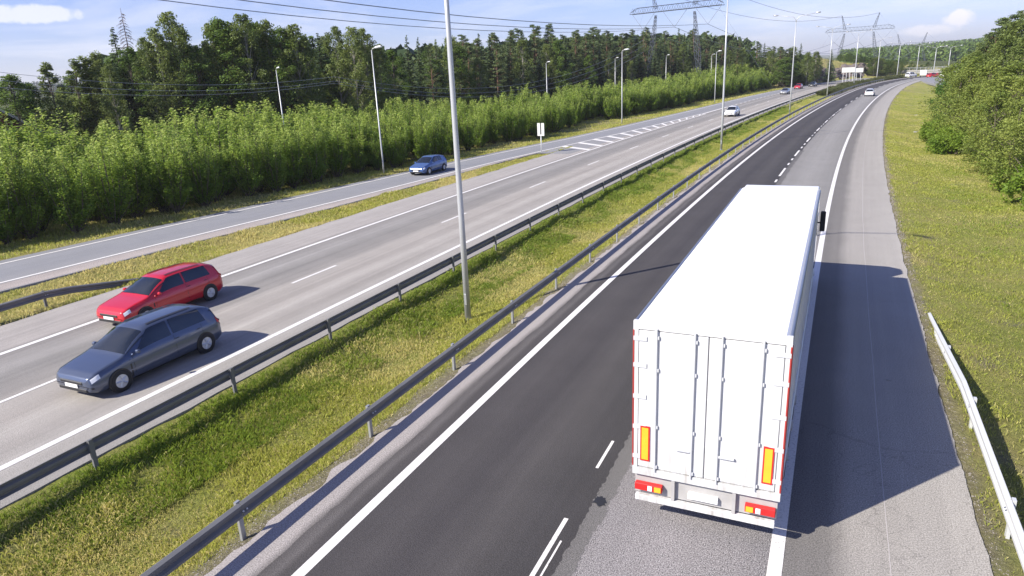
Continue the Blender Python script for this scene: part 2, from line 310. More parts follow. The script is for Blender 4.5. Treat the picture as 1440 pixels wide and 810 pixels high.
M['rock'] = plain('cut_rock', (.13, .105, .10), .9, 0, .6, 1.2, 1.0)
M['redwall'] = plain('falu_red_boards', (.16, .022, .018), .8, 0, .2, 3)
M['roofdark'] = plain('dark_roof_felt', (.035, .038, .045), .8)
M['bark'] = plain('grey_brown_bark', (.10, .08, .06), .9, 0, .4, 5, .4)
M['pinebark'] = plain('orange_pine_bark', (.15, .085, .055), .9, 0, .4, 4, .4)
M['birchbark'] = plain('pale_birch_bark', (.26, .24, .21), .8, 0, .35, 5, .2)
M['deadwood'] = plain('dead_wood', (.15, .115, .11), .9, 0, .2, 5)
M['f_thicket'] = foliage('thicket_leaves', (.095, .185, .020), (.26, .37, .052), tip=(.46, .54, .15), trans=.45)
M['f_birch'] = foliage('birch_leaves', (.09, .135, .03), (.22, .27, .075), trans=.34)
M['f_broad'] = foliage('broad_leaves', (.062, .12, .02), (.165, .245, .05))
M['f_spruce'] = foliage('spruce_needles', (.032, .06, .024), (.10, .14, .05), trans=.12)
M['f_pine'] = foliage('pine_needles', (.055, .09, .032), (.16, .205, .068), trans=.12)
M['f_bright'] = foliage('bright_undergrowth', (.10, .18, .02), (.24, .33, .045), trans=.42)
M['f_heath'] = foliage('olive_bush_leaves', (.06, .075, .025), (.13, .145, .05), trans=.25)
M['f_mix'] = foliage('alder_leaves', (.11, .17, .03), (.29, .33, .075), trans=.38)
M['f_dark'] = foliage('maple_leaves', (.05, .12, .02), (.13, .24, .04), trans=.35)
M['grass_lush'] = foliage('lush_grass', (.11, .19, .02), (.27, .34, .05), trans=.4, tip=(.38, .36, .15))
M['grass_dry'] = foliage('summer_grass', (.20, .265, .035), (.47, .47, .105), trans=.40, tip=(.62, .54, .24))
M['flower'] = plain('yellow_petals', (.70, .55, .04), .6)

# ------------------------------------------------------------------ object helpers
def link(o, parent=None):
    COL.objects.link(o)
    if parent is not None: o.parent = parent
    return o
def tag(o, label=None, cat=None, group=None, kind=None):
    if label: o['label'] = label
    if cat: o['category'] = cat
    if group: o['group'] = group
    if kind: o['kind'] = kind
    return o
def empty(name, loc=(0, 0, 0), rz=0, label=None, cat=None, group=None):
    o = bpy.data.objects.new(name, None); o.location = loc; o.rotation_euler = (0, 0, rz); o.empty_display_size = .3
    link(o); return tag(o, label, cat, group)
def mesh_obj(name, verts, faces, mat, parent=None, smooth_=False, var=None, uvs=None):
    me = bpy.data.meshes.new(name)
    me.from_pydata([tuple(v) for v in verts], [], [tuple(f) for f in faces]); me.update()
    me.materials.append(mat)
    if smooth_: me.polygons.foreach_set('use_smooth', [True] * len(me.polygons))
    if uvs is not None:
        ul = me.uv_layers.new(name='UVMap'); li = np.empty(len(me.loops), np.int32); me.loops.foreach_get('vertex_index', li)
        ul.data.foreach_set('uv', np.asarray(uvs, np.float32)[li].ravel())
    return link(bpy.data.objects.new(name, me), parent)
def fast_mesh(name, V, F, mat, parent=None, var=None, obj=True):
    """V (n,3), F (m,k) numpy; var (n,2) -> colour attribute 'var'"""
    V = np.ascontiguousarray(V, np.float32); F = np.ascontiguousarray(F, np.int32)
    me = bpy.data.meshes.new(name); me.vertices.add(len(V)); me.vertices.foreach_set('co', V.ravel())
    m_, k = F.shape; me.loops.add(m_ * k); me.loops.foreach_set('vertex_index', F.ravel())
    me.polygons.add(m_); me.polygons.foreach_set('loop_start', np.arange(0, m_ * k, k, dtype=np.int32))
    me.update(calc_edges=True)
    if var is not None:
        ca = me.color_attributes.new('var', 'FLOAT_COLOR', 'POINT'); c = np.zeros((len(V), 4), np.float32); c[:, :var.shape[1]] = var; c[:, 3] = 1
        ca.data.foreach_set('color', c.ravel())
    me.materials.append(mat)
    if not obj: return me
    return link(bpy.data.objects.new(name, me), parent)
def dup(root, loc=None, rz=None, scale=None, label=None, group=None):
    r = root.copy(); COL.objects.link(r)
    if loc is not None: r.location = loc
    if rz is not None: r.rotation_euler = (0, 0, rz)
    if scale is not None: r.scale = scale if hasattr(scale, '__len__') else (scale,) * 3
    if label: r['label'] = label
    if group: r['group'] = group
    for ch in list(root.children):
        c = ch.copy(); COL.objects.link(c); c.parent = r
        for g in list(ch.children):
            d = g.copy(); COL.objects.link(d); d.parent = c
    return r
class B:
    """collects shapes for one mesh object"""
    def __init__(self): self.v = []; self.f = []
    def box(self, x0, x1, y0, y1, z0, z1, bev=0):
        n = len(self.v)
        if not bev:
            self.v += [(x0, y0, z0), (x1, y0, z0), (x1, y1, z0), (x0, y1, z0), (x0, y0, z1), (x1, y0, z1), (x1, y1, z1), (x0, y1, z1)]
            self.f += [(n, n + 3, n + 2, n + 1), (n + 4, n + 5, n + 6, n + 7), (n, n + 1, n + 5, n + 4), (n + 1, n + 2, n + 6, n + 5), (n + 2, n + 3, n + 7, n + 6), (n + 3, n, n + 4, n + 7)]
            return self
        b = bev
        ring = [(x0 + b, y0), (x1 - b, y0), (x1, y0 + b), (x1, y1 - b), (x1 - b, y1), (x0 + b, y1), (x0, y1 - b), (x0, y0 + b)]
        ci = [(x0 + b, y0 + b), (x1 - b, y0 + b), (x1 - b, y0 + b), (x1 - b, y1 - b), (x1 - b, y1 - b), (x0 + b, y1 - b), (x0 + b, y1 - b), (x0 + b, y0 + b)]
        for z, rr in ((z0, ci), (z0 + b, ring), (z1 - b, ring), (z1, ci)): self.v += [(p[0], p[1], z) for p in rr]
        for k in range(3):
            for i in range(8): j = (i + 1) % 8; self.f.append((n + k * 8 + i, n + k * 8 + j, n + k * 8 + 8 + j, n + k * 8 + 8 + i))
        self.f.append(tuple(n + 7 - i for i in range(8))); self.f.append(tuple(n + 24 + i for i in range(8)))
        return self
    def tube(self, pts, r, seg=6, cap=True):
        n = len(self.v); pts = [Vector(p) for p in pts]; rs = r if hasattr(r, '__len__') else [r] * len(pts)
        up = None
        for i, p in enumerate(pts):
            d = (pts[min(i + 1, len(pts) - 1)] - pts[max(i - 1, 0)]).normalized()
            if up is None: up = Vector((0, 0, 1)) if abs(d.z) < .9 else Vector((1, 0, 0))
            a = d.cross(up).normalized(); b_ = a.cross(d).normalized()
            for k in range(seg):
                t = 2 * pi * k / seg; q = p + (a * cos(t) + b_ * sin(t)) * rs[i]; self.v.append(tuple(q))
        for i in range(len(pts) - 1):
            for k in range(seg):
                j = (k + 1) % seg; self.f.append((n + i * seg + k, n + i * seg + j, n + (i + 1) * seg + j, n + (i + 1) * seg + k))
        if cap:
            self.f.append(tuple(n + k for k in range(seg))[::-1]); e = n + (len(pts) - 1) * seg; self.f.append(tuple(e + k for k in range(seg)))
        return self
    def disc(self, c, axis, r0, r1, h, seg=20):
        """cylinder/cone along axis 'x' or 'y' or 'z' from c by h"""
        a = {'x': Vector((1, 0, 0)), 'y': Vector((0, 1, 0)), 'z': Vector((0, 0, 1))}[axis]; c = Vector(c)
        return self.tube([c, c + a * h], [r0, r1], seg)
    def sweep(self, path, prof, closed=False):
        """path: list of (x,y,z,th) ; prof: list of (o,z) offsets to the right of th"""
        n = len(self.v); k = len(prof)
        for (x, y, z, th) in path:
            for (o, dz) in prof: self.v.append((x + o * cos(th), y - o * sin(th), z + dz))
        for i in range(len(path) - 1):
            for j in range(k if closed else k - 1):
                a = n + i * k + j; b_ = n + i * k + (j + 1) % k; self.f.append((a, b_, b_ + k, a + k))
        if closed:
            self.f.append(tuple(n + j for j in range(k))); e = n + (len(path) - 1) * k; self.f.append(tuple(e + j for j in range(k))[::-1])
        return self
    def build(self, name, mat, parent=None, smooth_=False):
        return mesh_obj(name, self.v, self.f, mat, parent, smooth_)

# ------------------------------------------------------------------ ground
def axis(lo, hi, flo, fhi, step, g=1.16):
    a = list(np.arange(flo, fhi + step / 2, step)); d = step; x = a[-1]
    while x < hi: d *= g; x += d; a.append(x)
    d = step; x = a[0]; pre = []
    while x > lo: d *= g; x -= d; pre.append(x)
    return np.array(pre[::-1] + a)
gx = axis(-6000, 6000, -52, 62, .55, 1.045); gy = axis(-400, 8000, 2, 92, .55, 1.045)
XX, YY = np.meshgrid(gx, gy); GS, GO = SO(XX.ravel(), YY.ravel())
ZZ = zground(XX.ravel(), YY.ravel(), (GS, GO))
nxx, nyy = len(gx), len(gy); idx = np.arange(nxx * nyy).reshape(nyy, nxx)
GF = np.stack([idx[:-1, :-1], idx[:-1, 1:], idx[1:, 1:], idx[1:, :-1]], -1).reshape(-1, 4)
ground = fast_mesh('ground', np.stack([XX.ravel(), YY.ravel(), ZZ], 1), GF, M['ground'])
ground.data.polygons.foreach_set('use_smooth', [True] * len(GF)); tag(ground, kind='structure')
ca = ground.data.color_attributes.new('kinds', 'FLOAT_COLOR', 'POINT'); kc = np.zeros((len(GS), 4), np.float32)
dry = np.interp(GO, [-29, -27.2, -15, -14.2, -12.5, -11, -9.3, 3.2, 4, 7, 12], [.9, .9, .2, -.3, -.2, .25, .8, .8, .75, .25, .3])
knollm = (GS > 225) & (GS < 400) & (GO < -33)
kc[:, 0] = np.clip(dry + knollm * .5, -1, 2); kc[:, 1] = np.clip(np.maximum.reduce([1 - np.abs(GO - 3.25) / .45, 1 - np.abs(GO + 9.1) / .7, 1 - np.abs(GO + 27.3) / .25]), 0, 1) * .9
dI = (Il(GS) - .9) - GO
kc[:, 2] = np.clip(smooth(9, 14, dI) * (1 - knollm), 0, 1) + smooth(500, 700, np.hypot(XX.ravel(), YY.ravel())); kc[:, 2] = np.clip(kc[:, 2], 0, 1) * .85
kc[:, 1] = np.maximum(kc[:, 1], .55 * np.clip(1 - np.abs(dI - 6) / 4.5, 0, 1) * (vnoise(GS * .12, GO * .3, 9) > .42) * (GS > 40)); kc[:, 3] = 1
ca.data.foreach_set('color', kc.ravel())

# ------------------------------------------------------------------ roads
def strip(name, s0, s1, oa, ob, z, mat, parent=None, ds=1.0, uvo=0, skirt=.12, cols=None, jit=None):
    ss = np.arange(s0, s1 + ds * .5, ds); ss[-1] = s1
    fa = oa if callable(oa) else (lambda s: np.full_like(s, oa)); fb = ob if callable(ob) else (lambda s: np.full_like(s, ob))
    A_, B_ = fa(ss), fb(ss)
    cols = cols or 2; t = np.linspace(0, 1, cols)
    V = []; UVs = []
    for i, s in enumerate(ss):
        row = [A_[i] + (B_[i] - A_[i]) * k for k in t]
        rows = ([(row[0] - .02, z - skirt)] if skirt else []) + [(r, z) for r in row] + ([(row[-1] + .02, z - skirt)] if skirt else [])
        for (o, zz) in rows:
            x, y = W(s, o); V.append((x, y, zz)); UVs.append((o - (A_[i] if uvo == 'rel' else 0), s))
    k = cols + (2 if skirt else 0)
    F = [(i * k + j, i * k + j + 1, (i + 1) * k + j + 1, (i + 1) * k + j) for i in range(len(ss) - 1) for j in range(k - 1)]
    return mesh_obj(name, V, F, mat, parent, False, uvs=UVs)
SEND = 360
def ragged(base, amp, seed, sc=1.2): return lambda s: base + (vnoise(s * sc, s * 0, seed) - .5) * amp + (vnoise(s * 4, s * 0, seed + 1) - .5) * amp * .5
rr = strip('road', -14, SEND, lambda s: ragged(-9.02, .22, 5)(s) + (vnoise(s * 9, s * 0, 91) - .5) * .04, lambda s: ragged(3.22, .07, 6)(s) + (vnoise(s * 8, s * 0, 92) - .5) * .03, 0, M['asph_r'], ds=.15, cols=4); tag(rr, kind='structure')
strip('dark_asphalt_lane', -14, SEND, ragged(-8.18, .10, 7, .4), lambda s: np.interp(s, [-14, 0, 12, 40, 400], [-3.3, -3.25, -3.4, -3.5, -3.55]) + (vnoise(s * 1.3, s * 0, 8) - .5) * .10 + (vnoise(s * 24, s * 0, 88) - .5) * .07, .004, M['asph_dark'], rr, ds=.04, skirt=0, cols=2)
strip('chipped_asphalt_lane', -14, 11, lambda s: -3.45 + 0 * s, lambda s: -.1 + 0 * s + (vnoise(s * 1.1, s * 0, 28) - .5) * .1, .0022, M['asph_speck'], rr, ds=.4, skirt=0, cols=3)
strip('worn_asphalt_edge', -14, 60, lambda s: np.interp(s, [-14, 0, 12, 60], [-3.3, -3.25, -3.4, -3.5]) - .15 + (vnoise(s * 17, s * 0, 89) - .5) * .07, lambda s: np.interp(s, [-14, 0, 12, 60], [-3.3, -3.25, -3.4, -3.5]) + .17 + (vnoise(s * 2.2, s * 0, 8) - .5) * .08 + (vnoise(s * 14, s * 0, 90) - .5) * .07, .0055, M['asph_mid'], rr, ds=.06, skirt=0, cols=2)
strip('edge_line', -14, SEND, -7.60, -7.38, .009, M['paint'], rr, skirt=0)
strip('edge_line', -14, SEND, -.12, .11, .009, M['paint'], rr, skirt=0)
strip('pavement_seam', -14, 150, lambda s: 1.745 + (vnoise(s * .3, s * 0, 12) - .5) * .03, lambda s: 1.76 + (vnoise(s * .3, s * 0, 12) - .5) * .03, .004, M['seam'], rr, skirt=0, ds=.5)
for c in range(-2, 24):
    b0 = c * 12.0
    a0, a1 = b0 - 4.1, b0 + .15
    if b0 < 280: strip('lane_dash', a0, a1, -3.765 - (.05 if c > 0 else 0), -3.68 + (.02 if c > 0 else 0), .009, M['paint'], rr, skirt=0, ds=1)
    if c == 0: strip('lane_dash', -1.6, -.5, -3.60, -3.565, .010, M['paint'], rr, skirt=0, ds=.5)
    if 0 <= b0 < 120:
        for q in (2.0, 5.0): strip('lane_dash', b0 + q, b0 + q + 1.2, -3.75 - (.05 if c > 0 else 0), -3.685 + (.02 if c > 0 else 0), .009, M['paint'], rr, skirt=0, ds=.6)
rl = strip('road', -14, 300, ragged(-27.35, .15, 15), ragged(-14.75, .08, 16), 0, M['asph_l'], ds=1, cols=6); tag(rl, kind='structure')
strip('edge_line', -14, 300, -16.56, -16.34, .008, M['paint'], rl, skirt=0)
strip('edge_line', -14, 112, -24.36, -24.13, .008, M['paint'], rl, skirt=0)
strip('crack_line', -14, 60, lambda s: -15.28 + (vnoise(s * 1.5, s * 0, 31) - .5) * .06, lambda s: -15.235 + (vnoise(s * 1.5, s * 0, 32) - .5) * .08, .004, M['crack'], rl, skirt=0, ds=.3)
for c in range(-1, 22):
    a0 = -1.3 + 12.35 * c; strip('lane_dash', a0, a0 + 2.9, -20.33, -20.19, .008, M['paint'], rl, skirt=0)
# slip road on the left, with the hatched nose where it merges
rp = strip('road', -25, 118, lambda s: Il(s) - .9, lambda s: np.minimum(Hl(s) + Gs(s), -27.36), 0.0, M['asph_ramp'], ds=1, uvo='rel', cols=5); rp.name = 'slip_road'; tag(rp, kind='structure')
strip('merge_lane', 117, 300, lambda s: Il(s) - .9, -27.0, .004, M['asph_ramp'], rp, ds=1, uvo='rel', cols=3)
strip('gravel_shoulder', -25, 56, lambda s: Hl(s) + .22 + (vnoise(s, s * 0, 41) - .5) * .1, lambda s: Hl(s) + Gs(s) - .1 + (vnoise(s, s * 0, 41) - .5) * .3, .005, M['gravel'], rp, ds=.5, uvo='rel', skirt=.1)
strip('slip_asphalt', 56, 300, lambda s: Il(s) - .9, lambda s: np.maximum(Hl(s) + .15, -25.2), .006, M['asph_ramp'], rp, ds=1, uvo='rel', cols=4, skirt=.1)
strip('edge_line', -25, 300, lambda s: Il(s) - .09, lambda s: Il(s) + .09, .012, M['paint'], rp, skirt=0)
strip('edge_line', -25, 112, lambda s: Hl(s) - .11, lambda s: Hl(s) + .11, .014, M['paint'], rp, skirt=0)
for c in range(14):
    s0 = 59.0 + 3.75 * c; a = Hl(s0 + 3.4); bq = -24.4
    V = []
    if a > bq - .3: break
    for (s, o) in ((s0, bq), (s0 + .9, bq), (s0 + 4.0, Hl(s0 + 4.0) + .1), (s0 + 3.1, Hl(s0 + 3.1) + .1)):
        x, y = W(s, o); V.append((x, y, .016))
    mesh_obj('hatch_bar', V, [(0, 1, 2, 3)], M['paint'], rp)
strip('merge_line', 112, 131, -25.0, -24.6, .012, M['paint'], rp, skirt=0)
for c in range(16): strip('merge_dash', 134 + 4.2 * c, 135.6 + 4.2 * c, -24.95, -24.6, .012, M['paint'], rp, skirt=0)
# road on the right that joins far ahead
def poly_road(name, pts, half, z, mat):
    V = []; UVs = []; P = [Vector((p[0], p[1], 0)) for p in pts]; L_ = 0
    for i, p in enumerate(P):
        d = (P[min(i + 1, len(P) - 1)] - P[max(i - 1, 0)]).normalized(); n = Vector((d.y, -d.x, 0))
        if i: L_ += (p - P[i - 1]).length
        for q in (-half - .05, -half, half, half + .05):
            v = p + n * q; V.append((v.x, v.y, z - (.5 if abs(q) > half else 0))); UVs.append((q + half, L_))
    F = [(i * 4 + j, i * 4 + j + 1, i * 4 + 5 + j, i * 4 + 4 + j) for i in range(len(P) - 1) for j in range(3)]
    return mesh_obj(name, V, F, mat, None, False, uvs=UVs)
side = poly_road('side_road', [(150, 253), (136, 224), (123, 196), (114, 176), (108, 158), (104, 140), (102, 118), (101, 90), (101, 60)], 3.6, .10, M['asph_ramp']); tag(side, kind='structure')
# tar stain on the lane behind the lorry
V = []; cx, cy = W(.9, -3.3)
for k in range(24): r_ = .13 * (1 + .28 * random.uniform(-1, 1)); V.append((cx + r_ * cos(k * pi / 12), cy + r_ * sin(k * pi / 12) * 1.25, .016))
V.append((cx, cy, .018)); mesh_obj('tar_spot', V, [(k, (k + 1) % 24, 24) for k in range(24)], M['blacktrim'], rr)

# ------------------------------------------------------------------ guardrails
WB = [(.0, .0), (.075, .03), (.075, .085), (.01, .125), (.01, .185), (.075, .225), (.075, .28), (.0, .31)]
WBC = [(.0, .0), (.075, .03), (.075, .085), (.012, .125), (.012, .185), (.075, .225), (.075, .28), (.0, .31), (-.012, .31), (.06, .275), (.06, .232), (-.004, .19), (-.004, .12), (.06, .08), (.06, .036), (-.012, .0)]
def guardrail(label, o, s0, s1, step, side_, mat, pmat, top=.74, bury=None, group=None):
    """side_ = +1 when the beam's ribs face to the right (+o)"""
    x, y = W((s0 + s1) / 2, o)
    t = empty('guardrail', (0, 0, 0), 0, label, 'guardrail', group)
    n = int(round((s1 - s0) / step)); prof = [(side_ * (a + .05), z) for a, z in WBC]
    if side_ < 0: prof = prof[::-1]
    for k in range(n):
        a, b_ = s0 + k * step, s0 + (k + 1) * step
        path = []
        for s in np.linspace(a, b_ - .012, 5 if (bury or a < 60) else 3):
            X, Y = W(s, o); zt = top
            if bury and s > bury[0]: zt = top - (s - bury[0]) / (bury[1] - bury[0]) * (top + .1)
            if bury and bury[0] > bury[1] and s < bury[0]: pass
            path.append((float(X), float(Y), zt - .31, TH(s)))
        B().sweep(path, prof, True).build('rail_beam', mat, t)
    for k in range(n + 1):
        s = s0 + k * step; X, Y = W(s, o); zt = top
        if bury and s > bury[0]: zt = top - (s - bury[0]) / (bury[1] - bury[0]) * (top + .1)
        if zt < .12: continue
        base = zg(X, Y) - .15; b = B().box(-.03, .03, -.05, .05, base, zt + .02 - (.02 if zt < top else 0)).box(-.025, .05 * 1.0, -.06, .06, zt - .24, zt - .08)
        p = b.build('post', pmat, t); p.location = (X, Y, 0); p.rotation_euler = (0, 0, -TH(s) + (0 if side_ > 0 else pi))
        if s < 70:
            for yb in (0, .09): B().disc((.13, yb, zt - .155), 'x', .02, .014, .02, 6).build('bolt', M['galv_white'], p)
    return t
guardrail('long grey guardrail along the left edge of the near carriageway, on pale posts', -9.26, -10.66, 262, 4.08, 1, M['galv_rail'], M['galv'], .72)
guardrail('dark guardrail between the oncoming carriageway and the green median grass', -14.3, -10.1, 245, 4.1, -1, M['galv_rail'], M['galv_rail'], .70)
guardrail('short guardrail on the strip between slip road and oncoming lanes at the left', -28.15, -14.9, 9.7, 4.1, 1, M['galv_rail'], M['galv_rail'], .62, bury=(6, 10.2))
guardrail('bright guardrail on the right verge sinking into the grass beside the shadow', 3.64, -9.8, 14.8, 4.1, -1, M['galv_white'], M['galv_white'], .70, bury=(7.5, 15.5))

# ------------------------------------------------------------------ lamp masts
def median_mast(x, y, H, th, label, arm=2.9, rb=.118, rt=.058, parts=True):
    z0 = zg(x, y) - .1
    t = empty('lamp_mast', (x, y, z0), -th, label, 'lamp post', 'double-arm lamp masts in the median'); H = H - z0
    B().tube([(0, 0, 0), (0, 0, H * .25), (0, 0, H * .62), (0, 0, H - .9)], [rb, rb * .88, (rb + rt) / 2, rt], 14).build('mast', M['pole'], t, True)
    B().disc((0, 0, .05), 'z', rb * 1.5, rb * 1.5, .12, 14).build('base_collar', M['galv'], t); B().box(-.05, .05, -rb * 1.02, -rb * .9, .75, 1.15, .01).build('access_door', M['galv'], t)
    for sg in (-1, 1):
        a = B().tube([(0, 0, H - 1.0), (sg * .08, 0, H - .55), (sg * .45, 0, H - .12), (sg * 1.2, 0, H), (sg * arm, 0, H + .28)], [.055, .05, .045, .04, .035], 8).build('arm', M['pole'], t, True)
        hd = B(); hd.sweep([(sg * arm * .98, 0, H + .24, 0), (sg * (arm + .3), 0, H + .28, 0), (sg * (arm + .8), 0, H + .33, 0)], [(0, 0)], False)
        hd = B().tube([(sg * (arm - .05), 0, H + .28), (sg * (arm + .1), 0, H + .30), (sg * (arm + .5), 0, H + .33), (sg * (arm + .78), 0, H + .34)], [.05, .11, .13, .05], 8).build('lamp_head', M['galv'], a, True)
    return t
mx_, my_ = W(10.6, -11.5)
median_mast(float(mx_) , float(my_), 15, TH(10), 'nearest and thickest lamp mast, rising from the median grass beside the left guardrail')
for s, lb in ((64, 'second nearest median lamp mast, in front of the oncoming white car'), (118.5, 'third median lamp mast, with its two arms spread just left of the far pylons'),
              (173, 'fourth median lamp mast, standing where the median bushes begin')):
    X, Y = W(s, -11.6); median_mast(float(X), float(Y), 15, TH(s), lb)
for i, (px, py, d, top) in enumerate(((1201, 117, 236, 15), (1233, 109, 292, 14.0), (1261, 109, 312, 12.4), (1288, 108.5, 318, 11.6), (1312, 107, 318, 10.4), (1332, 107, 312, 10.2))):
    X, Y, Z = at(px, py, d); nm = ['beside the far white direction sign', 'in front of the dark rock face right of the direction sign', 'second in the row before the overpass, left of the white van', 'just right of the far white van', 'in front of the middle of the overpass', 'last one seen, before the right end of the overpass'][i]
    median_mast(X, Y, top, .75, 'distant lamp mast ' + nm, rb=.17, rt=.09)
def verge_lamp(x, y, H, th, label, group, rb=.085):
    z0 = zg(x, y) - .1; t = empty('street_lamp', (x, y, z0), -th, label, 'lamp post', group)
    B().tube([(0, 0, 0), (0, 0, 1.2), (0, 0, H)], [rb, rb * .85, .045], 10).build('mast', M['pole'], t, True)
    a = B().tube([(0, 0, H - .05), (.12, 0, H + .12), (.5, 0, H + .2)], .035, 6).build('arm', M['pole'], t, True)
    B().tube([(.3, 0, H + .17), (.45, 0, H + .2), (.95, 0, H + .24), (1.1, 0, H + .22)], [.04, .1, .11, .04], 8).build('lamp_head', M['galv_white'], a, True)
    return t
for (s, lb) in ((40.3, 'slip road lamp at the foot of the thicket, left of the blue car'), (92, 'slip road lamp on the grass bank beyond the white sign'), (146, 'slip road lamp at the foot of the far bushes')):
    X, Y = W(s, float(Il(s)) - 1.9); verge_lamp(float(X), float(Y), 10.6, TH(s), lb, 'single-arm lamps beside the slip road')
for (px, pt, d, lb) in ((388, 97, 92, 'small lamp head poking above the thicket in front of the birches'), (768, 88, 135, 'lamp behind the thicket, below the tallest spruce tops'),
                        (865, 82, 175, 'leftmost of two pale lamps before the forest left of the great pylon'), (937, 78, 195, 'lamp standing between the legs of the great pylon'), (1001, 77, 205, 'lamp behind the thicket right of the great pylon')):
    X, Y, Z = at(px, pt, d); verge_lamp(X, Y, Z - zg(X, Y), .9, lb, 'lamps along the road behind the thicket', .12)

# ------------------------------------------------------------------ signs
X, Y, _ = at(761.5, 215, 73.3); X0 = X; Y0 = Y
t = empty('roadside_sign', (X, Y, zg(X, Y)), -.55, 'white two-post roadside board with a dark central slot on the grass nose', 'sign')
B().tube([(0, 0, -.2), (0, 0, 2.05)], .045, 8).build('post', M['galv_white'], t, True)
bd = B().box(-.40, -.07, -.02, .02, 1.9, 3.2).box(.07, .40, -.02, .02, 1.9, 3.2).box(-.07, .07, -.02, .02, 1.9, 2.0).build('board', M['signback'], t)
B().box(-.065, .065, -.012, .012, 2.0, 3.2).build('slot', M['blacktrim'], bd)
def dir_sign(px, pyt, pyb, d, wd, ht, n, label):
    X, Y, Z = at(px, pyt, d); zb = zg(X, Y); t = empty('direction_sign', (X, Y, zb), -.50, label, 'sign', 'far direction signs'); z1 = Z - zb
    b = B()
    B().box(-wd / 2, wd / 2, -.05, .05, z1 - ht, z1, .02).build('board', M['signback'], t)
    for k in range(n):
        xx = -wd / 2 + wd * (k + .5) / n; B().tube([(xx, .1, -.3), (xx, .1, z1 - .1)], .09, 6).build('post', M['galv_white'], t)
dir_sign(1193.5, 94.8, 0, 262, 3.9, 1.6, 4, 'larger far direction sign seen from behind on four posts below the knoll')
dir_sign(1208.5, 95.6, 0, 275, 2.6, 1.45, 2, 'smaller far direction sign just right of the larger one')

# ------------------------------------------------------------------ pylons and wires
def lattice(b, p0, p1, w0, wm, w1, n, r=.07):
    p0, p1 = Vector(p0), Vector(p1)
    def corner(t, k):
        wd = (w0 + (wm - w0) * (t / .45)) if t < .45 else (wm + (w1 - wm) * ((t - .45) / .55))
        c = p0.lerp(p1, t); return c + Vector(((1 if k in (0, 3) else -1) * wd / 2, (1 if k < 2 else -1) * wd / 2, 0))
    for k in range(4): b.tube([corner(i / n, k) for i in range(n + 1)], r, 4)
    for i in range(n):
        for k in range(4):
            j = (k + 1) % 4
            b.tube([corner(i / n, k), corner((i + 1) / n, j)] if (i + k) % 2 else [corner(i / n, j), corner((i + 1) / n, k)], r * .65, 3, False)
def pylon(x, y, zb, Harm, rot, label, sc=1.0):
    t = empty('power_pylon', (x, y, zb), rot, label, 'pylon', 'high-voltage pylons marching into the distance')
    H = Harm
    for sg in (-1, 1):
        b = B(); lattice(b, (sg * 8.2, 0, 0), (sg * 5.9, 0, H - .8), .4, 1.25, .4, 18, .075 * sc); b.build('leg', M['pylon'], t)
        b = B(); lattice(b, (sg * 5.9, 0, H + .7), (sg * 7.6, 0, H + 6.6), .9, .6, .2, 6, .06 * sc); b.build('earthwire_peak', M['pylon'], t)
        B().tube([(sg * 7.5, 0, H + 6.3), (sg * 24, 9, -.5)], .014, 4).build('guy_wire', M['wire'], t)
    b = B()
    for yy in (-.7, .7):
        b.tube([(-14, yy, H), (14, yy, H)], .08 * sc, 4); b.tube([(-14, yy * .3, H + .5), (-12, yy * .6, H + 1.5), (12, yy * .6, H + 1.5), (14, yy * .3, H + .5)], .06 * sc, 4)
        for k in range(18):
            xa = -14 + k * 28 / 18; b.tube([(xa, yy, H), (xa + 28 / 36, yy * .6, H + 1.45), (xa + 28 / 18, yy, H)], .045 * sc, 3, False)
    b.build('crossarm', M['pylon'], t)
    for cx_ in (-9.9, 0, 9.9):
        for sg in (-1, 1):
            pts = [(cx_ + sg * 3.7 * (1 - q), 0, H - 4.3 * q) for q in np.linspace(0, 1, 25)]
            B().tube(pts, [.03 * sc if i % 2 else .085 * sc for i in range(25)], 5).build('insulator_string', M['insul'], t)
    return t
def spot(px, py, d): X, Y, Z = at(px, py, d); return X, Y, Z
P1 = spot(949, 14, 203); P2 = spot(1208, 43, 350); P3 = spot(1281, 64, 478)
ROT = -math.atan2(111, 113)
pyl = []
for (P, lb, sc) in ((P1, 'great lattice pylon, the nearest, above the dark forest edge', .95), (P2, 'second lattice pylon, faint above the grassy knoll', .72), (P3, 'third and farthest lattice pylon, above the overpass', .75)):
    zb = zg(P[0], P[1]) - .3; pylon(P[0], P[1], zb, P[2] - zb, ROT, lb, sc)
c_, s__ = cos(ROT), sin(ROT)
def armpt(P, lx, dz): return Vector((P[0] + lx * c_, P[1] + lx * s__, P[2] + dz))
P0 = (P1[0] - 205, P1[1] - 200, P1[2] + 31); P4 = (P3[0] + 170, P3[1] + 160, 12)
def wire(a, b, sag, r, label, group, name='power_line'):
    pts = [a.lerp(b, q) - Vector((0, 0, sag * 4 * q * (1 - q))) for q in np.linspace(0, 1, 25)]
    tag(B().tube(pts, r, 4).build(name, M['wire'], None), label, 'power line', group)
for lx, nm in ((-9.9, 'outer left'), (0, 'middle'), (9.9, 'right hand')):
    for d_, tw in ((-.22, 'left'), (.22, 'right')):
        wire(armpt(P0, lx + d_, -4.3), armpt(P1, lx + d_, -4.3), 10.8, .036, f'{tw} wire of the {nm} pair crossing the upper left sky', 'high-voltage wires')
    wire(armpt(P1, lx, -4.3), armpt(P2, lx, -4.3), 6.5, .05, f'{nm} wire strung from the great pylon to the second one', 'high-voltage wires')
    wire(armpt(P2, lx, -4.3), armpt(P3, lx, -4.3), 5, .06, f'{nm} wire strung between the second and third pylons', 'high-voltage wires')
